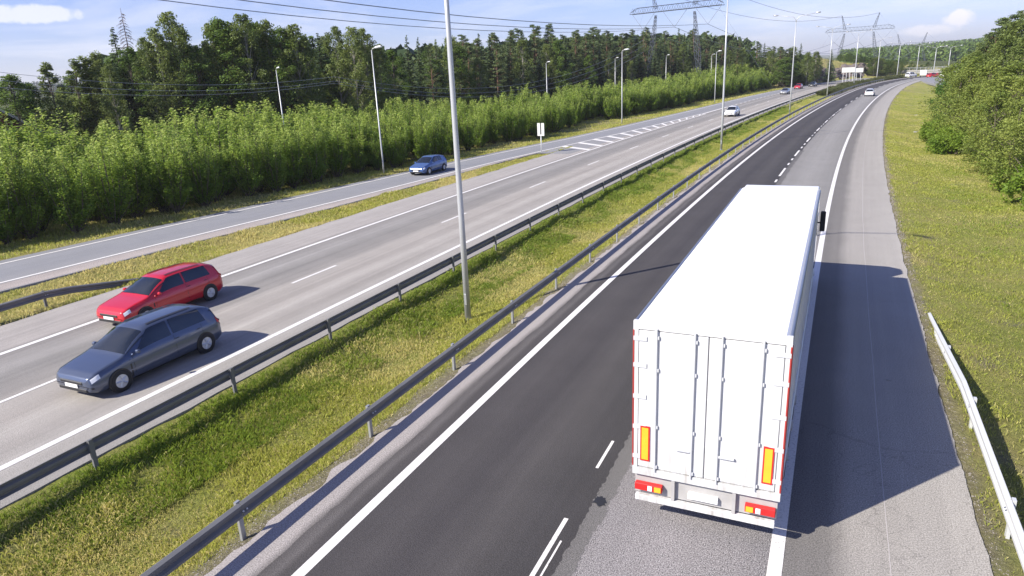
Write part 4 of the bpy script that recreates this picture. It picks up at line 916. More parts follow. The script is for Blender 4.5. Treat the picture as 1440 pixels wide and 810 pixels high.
def tree_proto(kind, seed):
    """returns (trunk mesh, crown mesh); unit: real metres at scale 1"""
    rs = np.random.RandomState(seed); tub = []
    if kind == 'sapling':
        H = 5.4; P = []; low = 0; tips = []; shade = []
        for k in range(24):
            a = rs.rand() * 6.28; r0 = rs.rand() * .7; top = np.array([cos(a) * (.35 + 1.0 * rs.rand()), sin(a) * (.35 + 1.0 * rs.rand()), H * (.60 + .44 * rs.rand())]); bs = np.array([cos(a) * r0 * .4, sin(a) * r0 * .4, 0])
            if k % 3 == 2: top = np.array([cos(a) * (.9 + .7 * rs.rand()), sin(a) * (.9 + .7 * rs.rand()), H * (.22 + .34 * rs.rand())])
            tub.append(([tuple(bs), tuple((bs + top) / 2 + np.array([cos(a), sin(a), 0]) * .15), tuple(top)], [.04, .025, .008]))
            n = 360; q = rs.rand(n) ** .75; q = .1 + .92 * q; ctr = bs + (top - bs) * q[:, None]; rad = .58 * (1.08 - q) ** .5 + .05
            sh = rs.rand()
            # leaves sit along short side twigs
            tw = rs.randint(0, 26, n); td = rand_dir(26, rs); td[:, 2] = np.abs(td[:, 2]) * .9 + .45 + .5 * rs.rand(26); tq = .04 + .96 * rs.rand(26) ** 1.0
            ctr = bs + (top - bs) * (tq[tw] * .95 + rs.rand(n) * .12)[:, None]; L_ = rs.rand(n) ** .9; rr2 = (.78 * (1.06 - tq[tw]) ** .55)
            C = ctr + td[tw] * (L_ * rr2)[:, None] + rs.normal(size=(n, 3)) * .07
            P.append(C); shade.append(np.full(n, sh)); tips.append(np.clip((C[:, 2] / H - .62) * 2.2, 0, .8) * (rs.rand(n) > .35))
        C = np.concatenate(P); C[:, 2] = np.maximum(C[:, 2], .05)
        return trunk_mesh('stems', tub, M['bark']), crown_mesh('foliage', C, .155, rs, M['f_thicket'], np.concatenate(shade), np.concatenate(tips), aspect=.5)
    if kind in ('birch', 'aspen', 'poplar', 'mapletree', 'alder'):
        H = {'birch': 18, 'aspen': 16, 'poplar': 15, 'mapletree': 9, 'alder': 8}[kind]; R = {'birch': 3.2, 'aspen': 3.4, 'poplar': 1.7, 'mapletree': 3.4, 'alder': 3.0}[kind]
        z0 = {'birch': .16, 'aspen': .14, 'poplar': .08, 'mapletree': .06, 'alder': .03}[kind]
        lean = rs.normal(size=2) * .3; top = np.array([lean[0], lean[1], H])
        tub.append(([(0, 0, -.2), tuple(top * .4 + np.array([.15, 0, 0])), tuple(top * .97)], [.17, .11, .02]))
        P = []; shade = []; nc = {'birch': 84, 'aspen': 84, 'poplar': 56, 'mapletree': 46, 'alder': 62}[kind]
        for k in range(nc):
            q = z0 + (1 - z0) * ((k + rs.rand()) / nc) ** .92; env = math.sin(pi * min(1, max(0, (q - z0) / (1 - z0) * .80 + .17))) ** .75
            rr_ = R * env * (.25 + .75 * rs.rand() ** .5); a = rs.rand() * 6.28
            c = top * q + np.array([cos(a) * rr_, sin(a) * rr_, 0]); cs = (.58 + .6 * rs.rand()) * (1.05 if kind != 'poplar' else .8) * (1.15 - .45 * q)
            n = {'birch': 110, 'aspen': 120, 'poplar': 100, 'mapletree': 130, 'alder': 110}[kind]; d = rand_dir(n, rs) * (rs.rand(n) ** .45)[:, None] * cs * np.array([1.15, 1.15, .85 if kind != 'birch' else 1.3])
            if kind == 'birch': d[:, 2] -= .35 * np.abs(d[:, 2])
            P.append(c + d); shade.append(np.full(n, rs.rand()))
            if k % 2 == 0: st = top * max(.08, q - .18); tub.append(([tuple(st), tuple((st + c) / 2 + np.array([0, 0, .2])), tuple(c)], [.05, .03, .01]))
        C = np.concatenate(P); C[:, 2] = np.maximum(C[:, 2], .1)
        mt = {'birch': 'f_birch', 'aspen': 'f_broad', 'poplar': 'f_birch', 'mapletree': 'f_dark', 'alder': 'f_mix'}[kind]
        return trunk_mesh('trunk', tub, M['birchbark' if kind == 'birch' else 'bark']), crown_mesh('crown', C, {'mapletree': .30, 'alder': .22}.get(kind, .33), rs, M[mt], np.concatenate(shade), hang=.5 if kind == 'birch' else 0, aspect=.75 if kind == 'mapletree' else .55)
    if kind in ('shrub', 'heath'):
        P = []; shade = []
        for k in range(30):
            a = rs.rand() * 6.28; r_ = 1.25 * rs.rand() ** .5; c = np.array([cos(a) * r_, sin(a) * r_, .25 + 1.25 * rs.rand() * (1.1 - r_ / 2)]); n = 80
            P.append(c + rand_dir(n, rs) * (rs.rand(n) ** .5)[:, None] * .36); shade.append(np.full(n, rs.rand()))
            if k % 3 == 0: tub.append(([(0, 0, 0), tuple(c)], [.02, .008]))
        C = np.concatenate(P); C[:, 2] = np.maximum(C[:, 2], .03)
        return trunk_mesh('stems', tub, M['bark']), crown_mesh('foliage', C, .15, rs, M['f_bright' if kind == 'shrub' else 'f_heath'], np.concatenate(shade), aspect=.6)
    if kind == 'spruce':
        H = 17; tub.append(([(0, 0, -.2), (0, 0, H * .5), (0, 0, H)], [.2, .12, .015])); V = []; vr = []
        z = H * .05
        while z < H * .99:
            f = 1 - z / H; Lb_ = 3.3 * f ** .95 + .04; nb = 4 + int(4 * f)
            for k in range(nb):
                a = 2 * pi * rs.rand(); L_ = Lb_ * (.45 + .65 * rs.rand()); dr = .10 + .35 * f * rs.rand() + .1; dirv = np.array([cos(a), sin(a), 0]); sd_ = np.array([-sin(a), cos(a), 0]); sh = rs.rand(); zz = z + rs.uniform(-.2, .2)
                ns = max(3, int(L_ / .17))
                for i in range(ns):
                    q = (i + .5) / ns; c = dirv * L_ * q + np.array([0, 0, zz - dr * L_ * q + .22 * L_ * q * q])
                    wd = .42 * L_ * (1 - q) + .05 + .12 * f
                    for sg in (-1, 1):
                        tip = c + sd_ * sg * wd * (.5 + .7 * rs.rand()) + dirv * (.1 + .14 * f) + np.array([0, 0, (-.1 - .4 * rs.rand()) * (.3 + .7 * f)]); b0 = c - dirv * .10 + np.array([0, 0, .05]); b1 = c + dirv * .13 + np.array([0, 0, .04])
                        V += [b0, tip, b1]; vr += [sh * .7 + .3 * rs.rand()] * 3
            z += .20 + .06 * rs.rand()
        V = np.array(V); F = np.arange(len(V)).reshape(-1, 3); me = fast_mesh('crown', V, F, M['f_spruce'], var=np.stack([np.array(vr), np.zeros(len(vr))], 1), obj=False)
        return trunk_mesh('trunk', tub, M['bark']), me
    if kind == 'pine':
        H = 17; top = np.array([rs.normal() * .4, rs.normal() * .4, H]); tub.append(([(0, 0, -.2), tuple(top * .5), tuple(top * .96)], [.19, .14, .03])); P = []; shade = []
        for k in range(62):
            q = .20 + .80 * ((k + rs.rand()) / 62); R = 2.7 * math.sin(pi * (.25 + .69 * (q - .2) / .8)) ** .8; a = rs.rand() * 6.28; r_ = R * (.3 + .7 * rs.rand())
            c = top * q + np.array([cos(a) * r_, sin(a) * r_, .2 * r_]); n = 110
            d = rand_dir(n, rs) * (rs.rand(n) ** .5)[:, None] * np.array([1.0, 1.0, .42]) * (1.0 - .5 * (q - .2)); P.append(c + d); shade.append(np.full(n, rs.rand()))
            tub.append(([tuple(top * (q - .04)), tuple(c)], [.05, .015]))
        return trunk_mesh('trunk', tub, M['pinebark']), crown_mesh('crown', np.concatenate(P), .30, rs, M['f_pine'], np.concatenate(shade), aspect=.34, upbias=.2)
    if kind == 'dead':
        H = 16; tub.append(([(0, 0, -.2), (.1, 0, H * .5), (0, 0, H)], [.16, .10, .015]))
        z = H * .3
        while z < H * .98:
            f = 1 - z / H
            for k in range(4):
                a = rs.rand() * 6.28; L_ = (2.5 * f ** .7 + .3) * (.5 + .6 * rs.rand()); d = np.array([cos(a), sin(a), 0]); c = np.array([0, 0, z])
                m1 = c + d * L_ * .5 + np.array([0, 0, -.10 * L_]); e_ = c + d * L_ + np.array([0, 0, -.38 * L_]); tub.append(([tuple(c), tuple(m1), tuple(e_)], [.04, .028, .01]))
                for _ in range(4):
                    q = .4 + .6 * rs.rand(); p = c + (e_ - c) * q; sd_ = np.array([-sin(a), cos(a), 0]) * rs.choice([-1, 1]); tub.append(([tuple(p), tuple(p + sd_ * .4 * L_ * (1 - q + .3) + np.array([0, 0, -.15 * L_]))], [.014, .006]))
            z += .33
        return trunk_mesh('trunk', tub, M['deadwood']), None
PROTO = {}
for kd, ns in (('sapling', 5), ('birch', 4), ('aspen', 3), ('poplar', 2), ('mapletree', 1), ('alder', 3), ('shrub', 3), ('heath', 3), ('spruce', 4), ('pine', 4), ('dead', 1)):
    PROTO[kd] = [tree_proto(kd, 100 + 17 * i + len(kd)) for i in range(ns)]
HT = dict(sapling=5.6, birch=18, aspen=16, poplar=15, mapletree=9, alder=8, shrub=1.7, heath=1.7, spruce=17, pine=17, dead=16)
NAMES = dict(sapling='sapling_bush', birch='birch_tree', aspen='broadleaf_tree', poplar='birch_tree', mapletree='maple_bush', alder='alder_bush', shrub='shrub', heath='shrub', spruce='spruce_tree', pine='pine_tree', dead='dead_spruce')
CATS = dict(sapling='bush', birch='tree', aspen='tree', poplar='tree', mapletree='bush', alder='bush', shrub='bush', heath='bush', spruce='tree', pine='tree', dead='tree')
def plant(kind, x, y, H, label, group=None, wide=1.0, i=None, sink=0):
    tm, cm = PROTO[kind][random.randrange(len(PROTO[kind])) if i is None else i]; s = H / HT[kind]
    r = empty(NAMES[kind], (x, y, zg(x, y) - sink), random.uniform(0, 6.28), label, CATS[kind], group); r.scale = (s * wide, s * wide, s)
    o = bpy.data.objects.new('stems' if kind in ('sapling', 'shrub', 'heath') else 'trunk', tm); link(o, r)
    if cm: o = bpy.data.objects.new('foliage' if kind in ('sapling', 'shrub', 'heath') else 'crown', cm); link(o, r)
    return r
# thicket along the slip road
cnt = 0; TH_Z = [(12, 'above the red car'), (24, 'well left of the slip road lamp'), (36, 'just left of the slip road lamp'), (45, 'behind the blue car'), (56, 'right behind the nearest mast'), (68, 'behind the white roadside sign'), (84, 'beside the hatched nose'),
        (100, 'at the second slip road lamp'), (125, 'left of the second mast'), (150, 'by the farthest slip road lamp'), (180, 'behind the white oncoming car'), (400, 'left of the distant red car')]
TH_R = ['in the front row', 'in the second row', 'in the third row', 'deep inside', 'deep inside', 'at the back']
def thk_front(s): return np.interp(s, [-30, 5, 15, 25, 35, 50, 62, 72, 80, 95, 105, 120, 150, 200, 225], [6.4, 5.0, 3.5, 3.1, 2.7, 2.6, 4.6, 3.6, 5.0, 9.0, 7.0, 5.0, 5.8, 5.0, 6.5])
row = 0; cand = []
for row, (dd, stp) in enumerate(((0, 2.0), (1.9, 2.4), (4.4, 3.0), (7.6, 3.7), (12.0, 4.6), (17.2, 5.6))):
    s = -26.0 + row * .8
    while s < 226:
        st = stp * (1 if s < 100 else 1.3 + (s - 100) / 220)
        o = float(Il(s)) - .9 - float(thk_front(s)) - dd - .7 + random.uniform(-.9, .9)
        X, Y = W(s + random.uniform(-.6, .6), o); cand.append((float(X), float(Y), s, row)); s += st
keep = [c for c in cand if -0.80 < math.atan2(c[0], c[1]) < .62 and c[1] > 8]
keep.sort(key=lambda c: (c[3] > 3, math.hypot(c[0], c[1]))); keep = keep[:296]
for (X, Y, s, row) in keep:
    H = random.uniform(4.5, 5.7) * (random.uniform(.86, 1.14) if row else random.uniform(.85, 1.05)) * np.interp(s, [-20, 30, 60, 85, 120, 230], [1.0, 1.02, .86, .85, .95, 1.1]) * (1.0 if row else .9 + .12 * random.random()) + (row > 2) * .5
    wd = 1.05 * (1 + .12 * row) * (1 if s < 100 else 1.25)
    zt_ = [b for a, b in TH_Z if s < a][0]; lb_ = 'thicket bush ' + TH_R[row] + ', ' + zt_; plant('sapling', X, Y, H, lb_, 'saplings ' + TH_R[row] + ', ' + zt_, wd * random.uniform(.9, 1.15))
print('thicket', len(keep), len(cand))
# the named trees of the skyline: (kind, px of trunk, py of top, distance, label)
def sky_tree(kind, px, py, d, label=None, group=None, wide=1.0, i=None, z_off=0):
    X, Y, Z = at(px, py, d); zb = zg(X, Y); return plant(kind, X, Y, max(3, Z - zb), label, group, wide, i)
sky_tree('aspen', 12, 107, 92, 'dark round tree above the red house at the far left edge', wide=1.35)
sky_tree('aspen', 36, 118, 95, 'low dark tree right of the red house', wide=1.3)
sky_tree('poplar', 68, 90, 92, 'narrow ragged birch standing alone before the open sky at left', wide=1.15, i=0)
sky_tree('birch', 84, 128, 100, 'low dark bushy tree at the foot of the lone narrow birch', wide=1.3)
sky_tree('spruce', 157, 38, 100, 'pointed dark spruce just left of the bare dead one', wide=1.45, i=1)
sky_tree('dead', 169, 11, 104, 'bare dead spruce, the tallest spike at the left of the skyline', wide=1.0)
ZN = [(140, 'at the left end of the forest, beside the lone narrow birch'), (190, 'beside the bare dead spruce'), (262, 'in the tallest birch clump right of the dead spruce'), (330, 'left of the small lamp above the thicket'), (430, 'in the broad clump behind the small lamp'),
      (520, 'in the low part left of the slip road lamp'), (630, 'between the slip road lamp and the nearest mast'), (720, 'just right of the nearest mast'), (810, 'in the high part above the white roadside sign'), (900, 'left of the great pylon'), (985, 'between the legs of the great pylon'), (1200, 'right of the great pylon, towards the third mast')]
LB = {'birch': 'loose grey-green birch', 'aspen': 'full broadleaf tree', 'poplar': 'slender birch', 'spruce': 'pointed dark spruce', 'pine': 'bushy dark pine', 'alder': 'low pale green tree'}
def fgroup(kind, px):
    z = [b for a, b in ZN if px < a][0]; return LB[kind] + ' ' + z, LB[kind] + ' trees ' + z
for (kd, px, py, d, wd) in (('poplar', 97, 86, 96, 1.2), ('poplar', 116, 82, 97, 1.3), ('birch', 135, 75, 98, .8), ('birch', 148, 92, 93, .9), ('aspen', 178, 70, 97, 1.0), ('birch', 200, 55, 96, .9), ('birch', 218, 42, 95, .95), ('birch', 233, 20, 97, .9), ('birch', 252, 42, 96, .9),
        ('aspen', 272, 66, 95, 1.0), ('birch', 292, 35, 98, .95), ('aspen', 308, 30, 97, 1.1), ('birch', 326, 34, 98, .9), ('birch', 344, 22, 96, .95), ('aspen', 358, 34, 99, .95), ('birch', 376, 31, 98, .95), ('aspen', 392, 42, 97, .95), ('birch', 410, 37, 97, 1.0), ('birch', 426, 58, 98, .9),
        ('spruce', 446, 46, 108, 1.3), ('birch', 468, 39, 106, .95), ('birch', 492, 41, 104, 1.0), ('birch', 510, 42, 106, .95), ('birch', 530, 66, 108, 1.0), ('aspen', 548, 72, 112, 1.0), ('spruce', 571, 49, 116, 1.1), ('spruce', 587, 52, 122, 1.05), ('pine', 604, 62, 120, .9), ('spruce', 612, 54, 128, 1.1)):
    l, g = fgroup(kd, px); sky_tree(kd, px, py, d, l, g, wd)
# filler rows
def edge_d(px): return np.interp(px, [60, 200, 430, 560, 700, 800, 950, 1050, 1150], [104, 100, 104, 118, 142, 165, 215, 240, 262])
def edge_y(px): return np.interp(px, [60, 100, 140, 200, 235, 265, 300, 345, 420, 470, 520, 550, 600, 640, 680, 720, 765, 800, 850, 900, 950, 1000, 1050, 1100, 1150], [125, 100, 85, 65, 45, 60, 40, 32, 45, 50, 52, 72, 64, 52, 48, 42, 33, 40, 44, 42, 42, 43, 58, 64, 78])
px = 95.0; n_for = 0
while px < 1128:
    d0 = float(edge_d(px))
    for rw in range(4):
        if rw == 3 and px > 620 and random.random() < .3: continue
        jx = random.uniform(-6, 6); d = d0 + 3 + rw * 7 + random.uniform(-2.5, 2.5); py = float(edge_y(px + jx)) + (random.uniform(-4, 16) if rw else random.uniform(14, 44)) * (1 if px < 1000 else .5) + (8 if px < 600 else 0)
        if px < 540: kd = random.choice(['birch', 'aspen', 'birch', 'aspen', 'spruce'] if rw else ['aspen', 'aspen', 'alder', 'birch'])
        elif px < 660: kd = random.choice(['birch', 'pine', 'spruce', 'aspen', 'birch'])
        else: kd = random.choice(['pine', 'spruce', 'pine', 'spruce', 'pine'] if rw else ['birch', 'aspen', 'pine', 'birch', 'spruce'])
        l, g = fgroup(kd, px); sky_tree(kd, px + jx, py, d, l, g, {'spruce': 1.35, 'pine': 1.15, 'birch': 1.1, 'aspen': 1.15, 'alder': 1.4}[kd]); n_for += 1
    px += (3.0 * 965 / d0) * (.98 if px < 700 else 1.0)
print('forest', n_for)
# knoll trees and far greenery
sky_tree('spruce', 1127, 60, 258, 'single dark spruce standing up behind the bushes right of the third mast', wide=1.4, i=2)
sky_tree('spruce', 1170, 69, 285, 'small dark spruce alone on top of the grassy knoll', wide=1.3, i=0)
for (px_, py_, d) in ((1085, 72, 250), (1097, 66, 255), (1110, 68, 256), (1118, 66, 262), (1137, 74, 252), (1148, 73, 258), (1152, 78, 262)):
    sky_tree(random.choice(['pine', 'birch']), px_, py_, d, 'tree on the bank beside the third median mast', 'bank trees near the third mast', 1.2)
for px_, py_ in ((1098, 84), (1106, 81), (1114, 80), (1122, 78), (1130, 78), (1137, 79), (1143, 81), (1102, 92), (1110, 90), (1118, 89), (1126, 88), (1134, 89), (1141, 90)):
    d = float(np.interp(px_, [1095, 1120, 1146], [236, 256, 280])) + (7 if py_ < 87 else 0)
    sky_tree('aspen', px_, py_, d, 'dense round bush on the bank just left of the rock cutting', 'bank bushes left of the rock cutting', 1.5 if py_ < 87 else 2.0)
for k in range(26):
    px_ = 1180 + k * 3.6 + random.uniform(-1.5, 1.5); sky_tree(random.choice(['aspen', 'birch']), px_, 77 + (k > 8) * 5 + (k > 16) * 5 + random.uniform(-2, 3), 340 + random.uniform(-6, 14), 'small tree topping the rock cutting right of the knoll', 'small trees above the rock cutting', 1.9)
for k in range(20):
    px_ = 1222 + k * 4.6; sky_tree('aspen', px_, 92 + random.uniform(-4, 3) + (k > 12) * 3, 372 + random.uniform(-6, 30), 'round green tree in front of the far wooded hill', 'round trees before the far hill', 2.2)
# low bushes in the far median
for s in np.arange(176, 300, 2.7):
    for oo in (-12.9, -11.3):
        X, Y = W(s, oo + random.uniform(-.5, .5)); plant('heath', float(X), float(Y), random.uniform(1.2, 2.0), 'low rounded bush in the far median beyond the fourth mast', 'median bushes beyond the fourth mast', 1.25)
# the trees and bushes right of the road
for (kd, px_, py_, d, wd, lb, g) in [
        ('mapletree', 1337, 118, 97, .85, 'round large-leaved dark bush at the left edge of the right-hand trees', None),
        ('pine', 1402, 42, 96, 1.4, 'tall pine at the upper left of the right-hand trees', None)]:
    X, Y, Z = at(px_, py_, d); plant(kd, X, Y, Z - zg(X, Y), lb, g, wd)
RG = 'alder bushes right of the road'; RL = 'grey-green alder bush in the thick growth right of the road'
for (px_, py_, d, wd) in ((1352, 112, 84, 1.0), (1366, 96, 88, 1.0), (1375, 84, 92, 1.1), (1385, 112, 78, 1.1), (1398, 84, 84, 1.1), (1414, 100, 76, 1.1), (1428, 108, 68, 1.1), (1440, 96, 74, 1.1), (1458, 104, 64, 1.1), (1370, 128, 76, 1.1), (1392, 132, 70, 1.0), (1412, 140, 62, 1.0), (1434, 146, 58, 1.0), (1456, 146, 54, 1.0), (1350, 92, 108, 1.2), (1362, 84, 112, 1.2)):
    X, Y, Z = at(px_, py_ + random.uniform(-9, 9), d); zz_ = 'close to the round dark maple' if px_ < 1372 else ('below the tall pines' if px_ < 1405 else ('near the right edge, low' if py_ > 120 else 'near the right edge, high')); plant('alder', X, Y, Z - zg(X, Y), 'grey-green alder bush right of the road, ' + zz_, RG + ' ' + zz_, wd * random.uniform(.85, 1.1))
for (kd, px_, py_, d, wd) in (('birch', 1384, 60, 98, 1.1), ('birch', 1378, 74, 94, 1.2), ('pine', 1396, 46, 104, 1.3), ('pine', 1412, 30, 106, 1.3), ('pine', 1424, 22, 96, 1.3), ('birch', 1436, 30, 92, 1.2), ('pine', 1446, 16, 98, 1.3), ('pine', 1462, 14, 92, 1.3), ('birch', 1418, 52, 88, 1.2), ('birch', 1440, 54, 84, 1.2), ('pine', 1480, 10, 90, 1.3), ('birch', 1404, 66, 90, 1.2), ('birch', 1460, 60, 78, 1.2), ('pine', 1500, 20, 80, 1.3), ('birch', 1360, 84, 130, 1.3), ('birch', 1370, 78, 125, 1.3)):
    X, Y, Z = at(px_, py_, d); plant(kd, X, Y, Z - zg(X, Y), ('tall pine' if kd == 'pine' else 'yellowish birch') + ' in the right-hand tree mass against the sky', ('pines' if kd == 'pine' else 'birches') + ' of the right-hand tree mass', wd)
k = 0
for (s0, s1, ob) in ((36, 74, 11.6), (36, 78, 13.4), (38, 84, 15.6), (40, 90, 18.2), (60, 84, 9.0), (34, 60, 21.5)):
    for s in np.arange(s0, s1, 2.3):
        o = ob + random.uniform(-.6, .6)
        if ob < 10 and not (64 < s < 82): continue
        X, Y = W(s + random.uniform(-.5, .5), o - (2.6 if 62 < s < 80 and ob > 10 else 0)); plant('shrub', float(X), float(Y), random.uniform(1.6, 2.6), 'low bright green shrub in the undergrowth at the right edge', 'bright shrubs below the right-hand trees', 1.1)
# far woods as one mass each
def wood(name, pts, hmin, hmax, seed, mat='f_spruce', nl=46):
    """each tree is a scatter of ragged foliage facets in a cone or a dome"""
    rs = np.random.RandomState(seed); pts = np.array(pts); n = len(pts); h = rs.uniform(hmin, hmax, n); con = rs.rand(n) < .55; sh = rs.rand(n)
    q = rs.rand(n, nl) ** .85; R_ = np.where(con[:, None], (1 - q) ** .8 * .20, .24 * np.sin(pi * (.12 + .80 * q)) ** .7) * h[:, None]
    a = rs.rand(n, nl) * 2 * pi; r = R_ * (.55 + .45 * rs.rand(n, nl))
    C = np.stack([pts[:, 0, None] + r * np.cos(a), pts[:, 1, None] + r * np.sin(a), pts[:, 2, None] + h[:, None] * q], -1).reshape(-1, 3)
    V, F = leaves(C, np.repeat(h * .22, nl), rs, aspect=.75, upbias=.3); v = np.clip(np.repeat(sh, nl) * .6 + rs.rand(n * nl) * .4, 0, 1)
    o = fast_mesh(name, V, F, M[mat], var=np.repeat(np.stack([v, v * 0], 1), 4, 0)); tag(o, kind='stuff'); return o
rs = np.random.RandomState(5)
def scatter(n, az0, az1, d0, d1):
    az = rs.uniform(az0, az1, n); d = np.sqrt(rs.uniform(d0 ** 2, d1 ** 2, n)); x = d * np.sin(az); y = d * np.cos(az); return list(zip(x, y, zground(x, y)))
wo = wood('far_hill_forest', scatter(4200, .44, .85, 620, 1500), 9, 14, 1, 'f_broad'); tag(wo, 'mixed forest covering the far hill behind the overpass', 'forest')
wo = wood('distant_left_forest', scatter(2000, -.85, -.3, 1200, 3200), 12, 20, 2); tag(wo, 'distant bluish forest ridge glimpsed behind the trees at left', 'forest')
fi = []
for _ in range(900):
    px_ = rs.uniform(150, 1120); d = float(edge_d(px_)) + rs.uniform(26, 75); X, Y, Z = at(px_, float(edge_y(px_)) + 26, d); z = zg(X, Y)
    if Z - z > 5: fi.append((X, Y, z + max(0, (Z - z) - 13)))
wo = wood('forest_interior', fi, 10.5, 13, 3); tag(wo, 'dark mass of forest behind the front row of trees', 'forest')

# ------------------------------------------------------------------ grass
def grass(name, n, s0, s1, oa, ob, hmin, hmax, wd, mat, seed, label, dens=None, mask=None, tipamt=.4, pw=1.8):
    rs = np.random.RandomState(seed); s = s0 + (s1 - s0) * rs.rand(n) ** pw; fa = oa(s) if callable(oa) else oa; fb = ob(s) if callable(ob) else ob
    o = fa + (fb - fa) * rs.rand(n)
    if mask is not None: k = mask(s, o, rs); s, o = s[k], o[k]
    n = len(s); x, y = W(s, o); cl = vnoise(x * .8, y * .8, seed); cl2 = vnoise(x * 3.1, y * 3.1, seed + 1); cl3 = vnoise(x * .25, y * .25, seed + 2)
    z = zground(x, y, (s, o)); far = np.clip(np.hypot(x, y) / 17, .7, 4)
    h = (hmin + (hmax - hmin) * (.55 * cl2 + .45 * rs.rand(n))) * (.6 + .8 * cl); a = rs.rand(n) * 6.28; w_ = wd * far * (.7 + .6 * rs.rand(n)); ln = h * (.25 + .7 * rs.rand(n)); b_ = rs.rand(n) * 6.28
    dx, dy = np.cos(a) * w_, np.sin(a) * w_; lx, ly = np.cos(b_) * ln, np.sin(b_) * ln
    P0_ = np.stack([x - dx, y - dy, z - .02], 1); P1_ = np.stack([x + dx, y + dy, z - .02], 1); P2_ = np.stack([x + lx * .4 + dx * .6, y + ly * .4 + dy * .6, z + h * .65], 1); P3_ = np.stack([x + lx, y + ly, z + h], 1)
    V = np.stack([P0_, P1_, P2_, P3_], 1).reshape(-1, 3); F = np.arange(4 * n).reshape(n, 4)
    v = np.clip(cl * .55 + cl3 * .25 + rs.rand(n) * .35 - .05, 0, 1); tp = (rs.rand(n) < tipamt * (.25 + .7 * (1 - cl) + 2.0 * smooth(.50, .80, cl3))) * (.4 + .6 * rs.rand(n))
    ob_ = fast_mesh(name, V, F, M[mat], var=np.repeat(np.stack([v, tp], 1), 4, 0)); tag(ob_, label, 'grass', kind='stuff'); return ob_
grass('median_lush_grass', 150000, -9, 130, -14.5, -12.0, .05, .20, .0048, 'grass_lush', 11, 'lush green grass in the ditch beside the dark guardrail', tipamt=.12, pw=2.0, mask=lambda s, o, rs: (vnoise(s * .7, o * 1.2, 71) + rs.rand(len(s)) * .35 > .62 - .3 * smooth(-13.2, -14.2, o)))
grass('median_dry_grass', 330000, -9, 160, -14.0, -9.45, .035, .13, .0045, 'grass_dry', 12, 'yellowing grass on the near side of the median', tipamt=.35, pw=2.0, mask=lambda s, o, rs: (smooth(-14.4, -11.6, o) + .12 > rs.rand(len(s)) * .95) & (vnoise(s * .9, o * 1.4, 72) + rs.rand(len(s)) * .5 > .34 + .45 * smooth(-10.1, -9.4, o)))
grass('right_verge_grass', 260000, -4, 180, 3.35, lambda s: np.interp(s, [0, 40, 60, 80, 200], [15, 12.5, 10, 12, 20]), .03, .11, .005, 'grass_dry', 13, 'yellow-green mown grass on the right verge', tipamt=.22, pw=2.0, mask=lambda s, o, rs: (vnoise(s * .6, o * .9, 73) + rs.rand(len(s)) * .5 > .40) & (o > 3.2 + vnoise(s * 1.2, s * 0, 74) * .5))
grass('right_lush_grass', 60000, -4, 60, 6.0, 15, .04, .12, .005, 'grass_lush', 17, 'greener patches in the grass of the right ditch', tipamt=.25, pw=1.6, mask=lambda s, o, rs: vnoise(s * .35, o * .5, 75) + rs.rand(len(s)) * .25 > .62)
grass('slip_verge_grass', 60000, -9, 62, lambda s: np.minimum(Hl(s) + Gs(s) + .1, -27.46), -27.45, .05, .19, .006, 'grass_dry', 14, 'dry yellow grass strip between slip road and oncoming lanes', tipamt=.55, pw=1.2)
grass('bank_grass', 110000, 0, 215, lambda s: Il(s) - 11.0, lambda s: Il(s) - 1.0, .06, .22, .007, 'grass_dry', 15, 'rough grass at the foot of the thicket', tipamt=.3, pw=1.4, mask=lambda s, o, rs: vnoise(s * .2, o * .4, 76) + rs.rand(len(s)) * .5 > .5)
grass('broad_weeds', 9000, -9, 50, -13.8, -9.5, .03, .10, .012, 'grass_lush', 20, 'low broad-leaved weeds in the median', tipamt=.0, pw=1.6, mask=lambda s, o, rs: vnoise(s * 1.6, o * 2.2, 77) > .66)
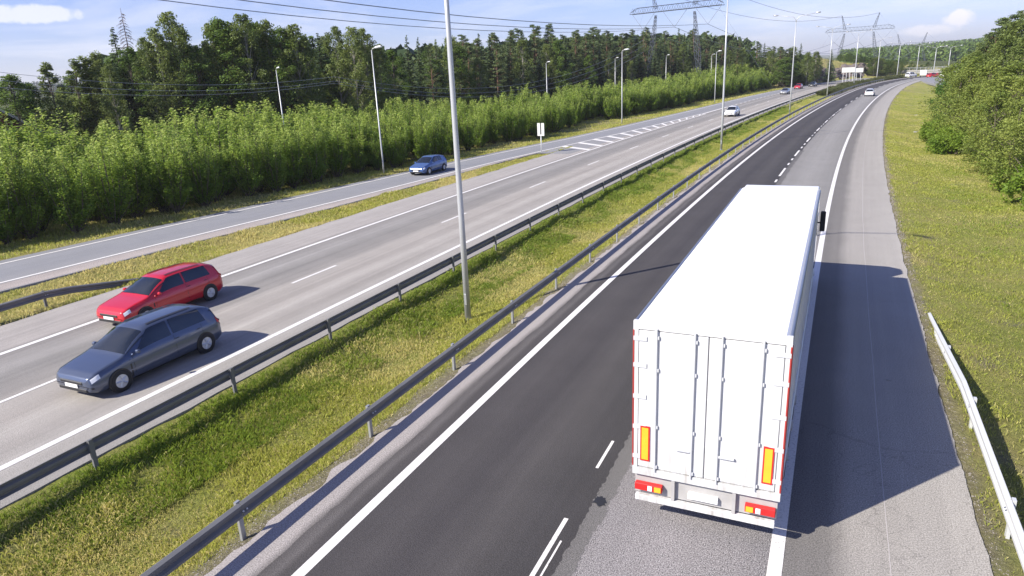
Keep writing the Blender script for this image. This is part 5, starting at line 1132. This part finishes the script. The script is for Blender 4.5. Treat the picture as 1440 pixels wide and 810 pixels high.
# yellow flowers near the right rail, pale stones on the verge
for k in range(26):
    s = random.uniform(9, 17); o = random.uniform(7.2, 10.2); X, Y = W(s, o); X, Y = float(X), float(Y); z = zg(X, Y)
    t = empty('wildflower', (X, Y, z), 0, 'yellow wildflower clump in the grass right of the bright guardrail', 'flower', 'yellow wildflowers right of the guardrail')
    B().tube([(0, 0, 0), (.02, 0, .28)], .008, 4).build('stem', M['grass_lush'], t)
    b = B()
    for q in range(6): a = q * 1.05; b.tube([(.02, 0, .28), (.02 + .07 * cos(a), .07 * sin(a), .31 + .02 * (q % 2))], [.012, .03], 5)
    b.build('petals', M['flower'], t)
for i, (px_, py_) in enumerate(((1290, 151), (1289, 176), (1255, 490))):
    X, Y, _ = at(px_, py_, [121, 93, 19][i]); r_ = bpy.data.objects.new('stone', RM[i].copy()); r_.data.materials[0] = M['concrete']; link(r_); sc = [.30, .24, .06][i]; r_.location = (X, Y, (zg(X, Y) if i < 2 else 0) + sc * .1); r_.scale = (sc, sc * .8, sc * .4)
    tag(r_, ['pale flat stone on the far right verge', 'small pale stone on the right verge below the other', 'tiny pale chip lying in the lorry shadow'][i], 'stone')

def pebbles(name, n, s0, s1, o0, o1, mat, seed, label, zb=0.0):
    rs = np.random.RandomState(seed); s = s0 + (s1 - s0) * rs.rand(n) ** 1.7; o = o0 + (o1 - o0) * rs.rand(n); x, y = W(s, o); z = np.maximum(zground(x, y, (s, o)), zb if zb else -9); r = .005 + .017 * rs.rand(n) ** 4
    r = r * np.clip(np.hypot(x, y) / 20, 1, 2); base = np.array([[1, 0, 0], [0, 1, 0], [-1, 0, 0], [0, -1, 0], [0, 0, .8]]); V = (np.stack([x, y, z], 1)[:, None] + base[None] * r[:, None, None] * rs.uniform(.6, 1.4, (n, 5, 1))).reshape(-1, 3)
    F = (np.arange(n)[:, None, None] * 5 + np.array([[0, 1, 4], [1, 2, 4], [2, 3, 4], [3, 0, 4]])[None]).reshape(-1, 3); o_ = fast_mesh(name, V, F, M[mat]); tag(o_, label, 'gravel', kind='stuff')
M['pebble'] = plain('pale_gravel_stones', (.25, .225, .20), .9, 0, .5, 9)
pebbles('shoulder_gravel', 17000, -6, 90, -9.8, -9.02, 'pebble', 21, 'loose pale gravel between asphalt edge and guardrail posts')
pebbles('verge_gravel', 6000, -4, 70, 3.15, 3.5, 'pebble', 22, 'loose gravel along the right asphalt edge')

# ------------------------------------------------------------------ thin summer haze
hb = B().box(-6500, 6500, -440, 8600, -12, 130); hz_m = bpy.data.materials.new('haze'); hz_m.use_nodes = True; ht = hz_m.node_tree; ht.nodes.clear()
ho = N(ht, 'ShaderNodeOutputMaterial'); hp = N(ht, 'ShaderNodeVolumePrincipled'); hp.inputs['Color'].default_value = (.97, .985, 1, 1); hp.inputs['Density'].default_value = .00017; hp.inputs['Anisotropy'].default_value = .2
ht.links.new(hp.outputs[0], ho.inputs['Volume']); tag(hb.build('haze', hz_m), kind='stuff')
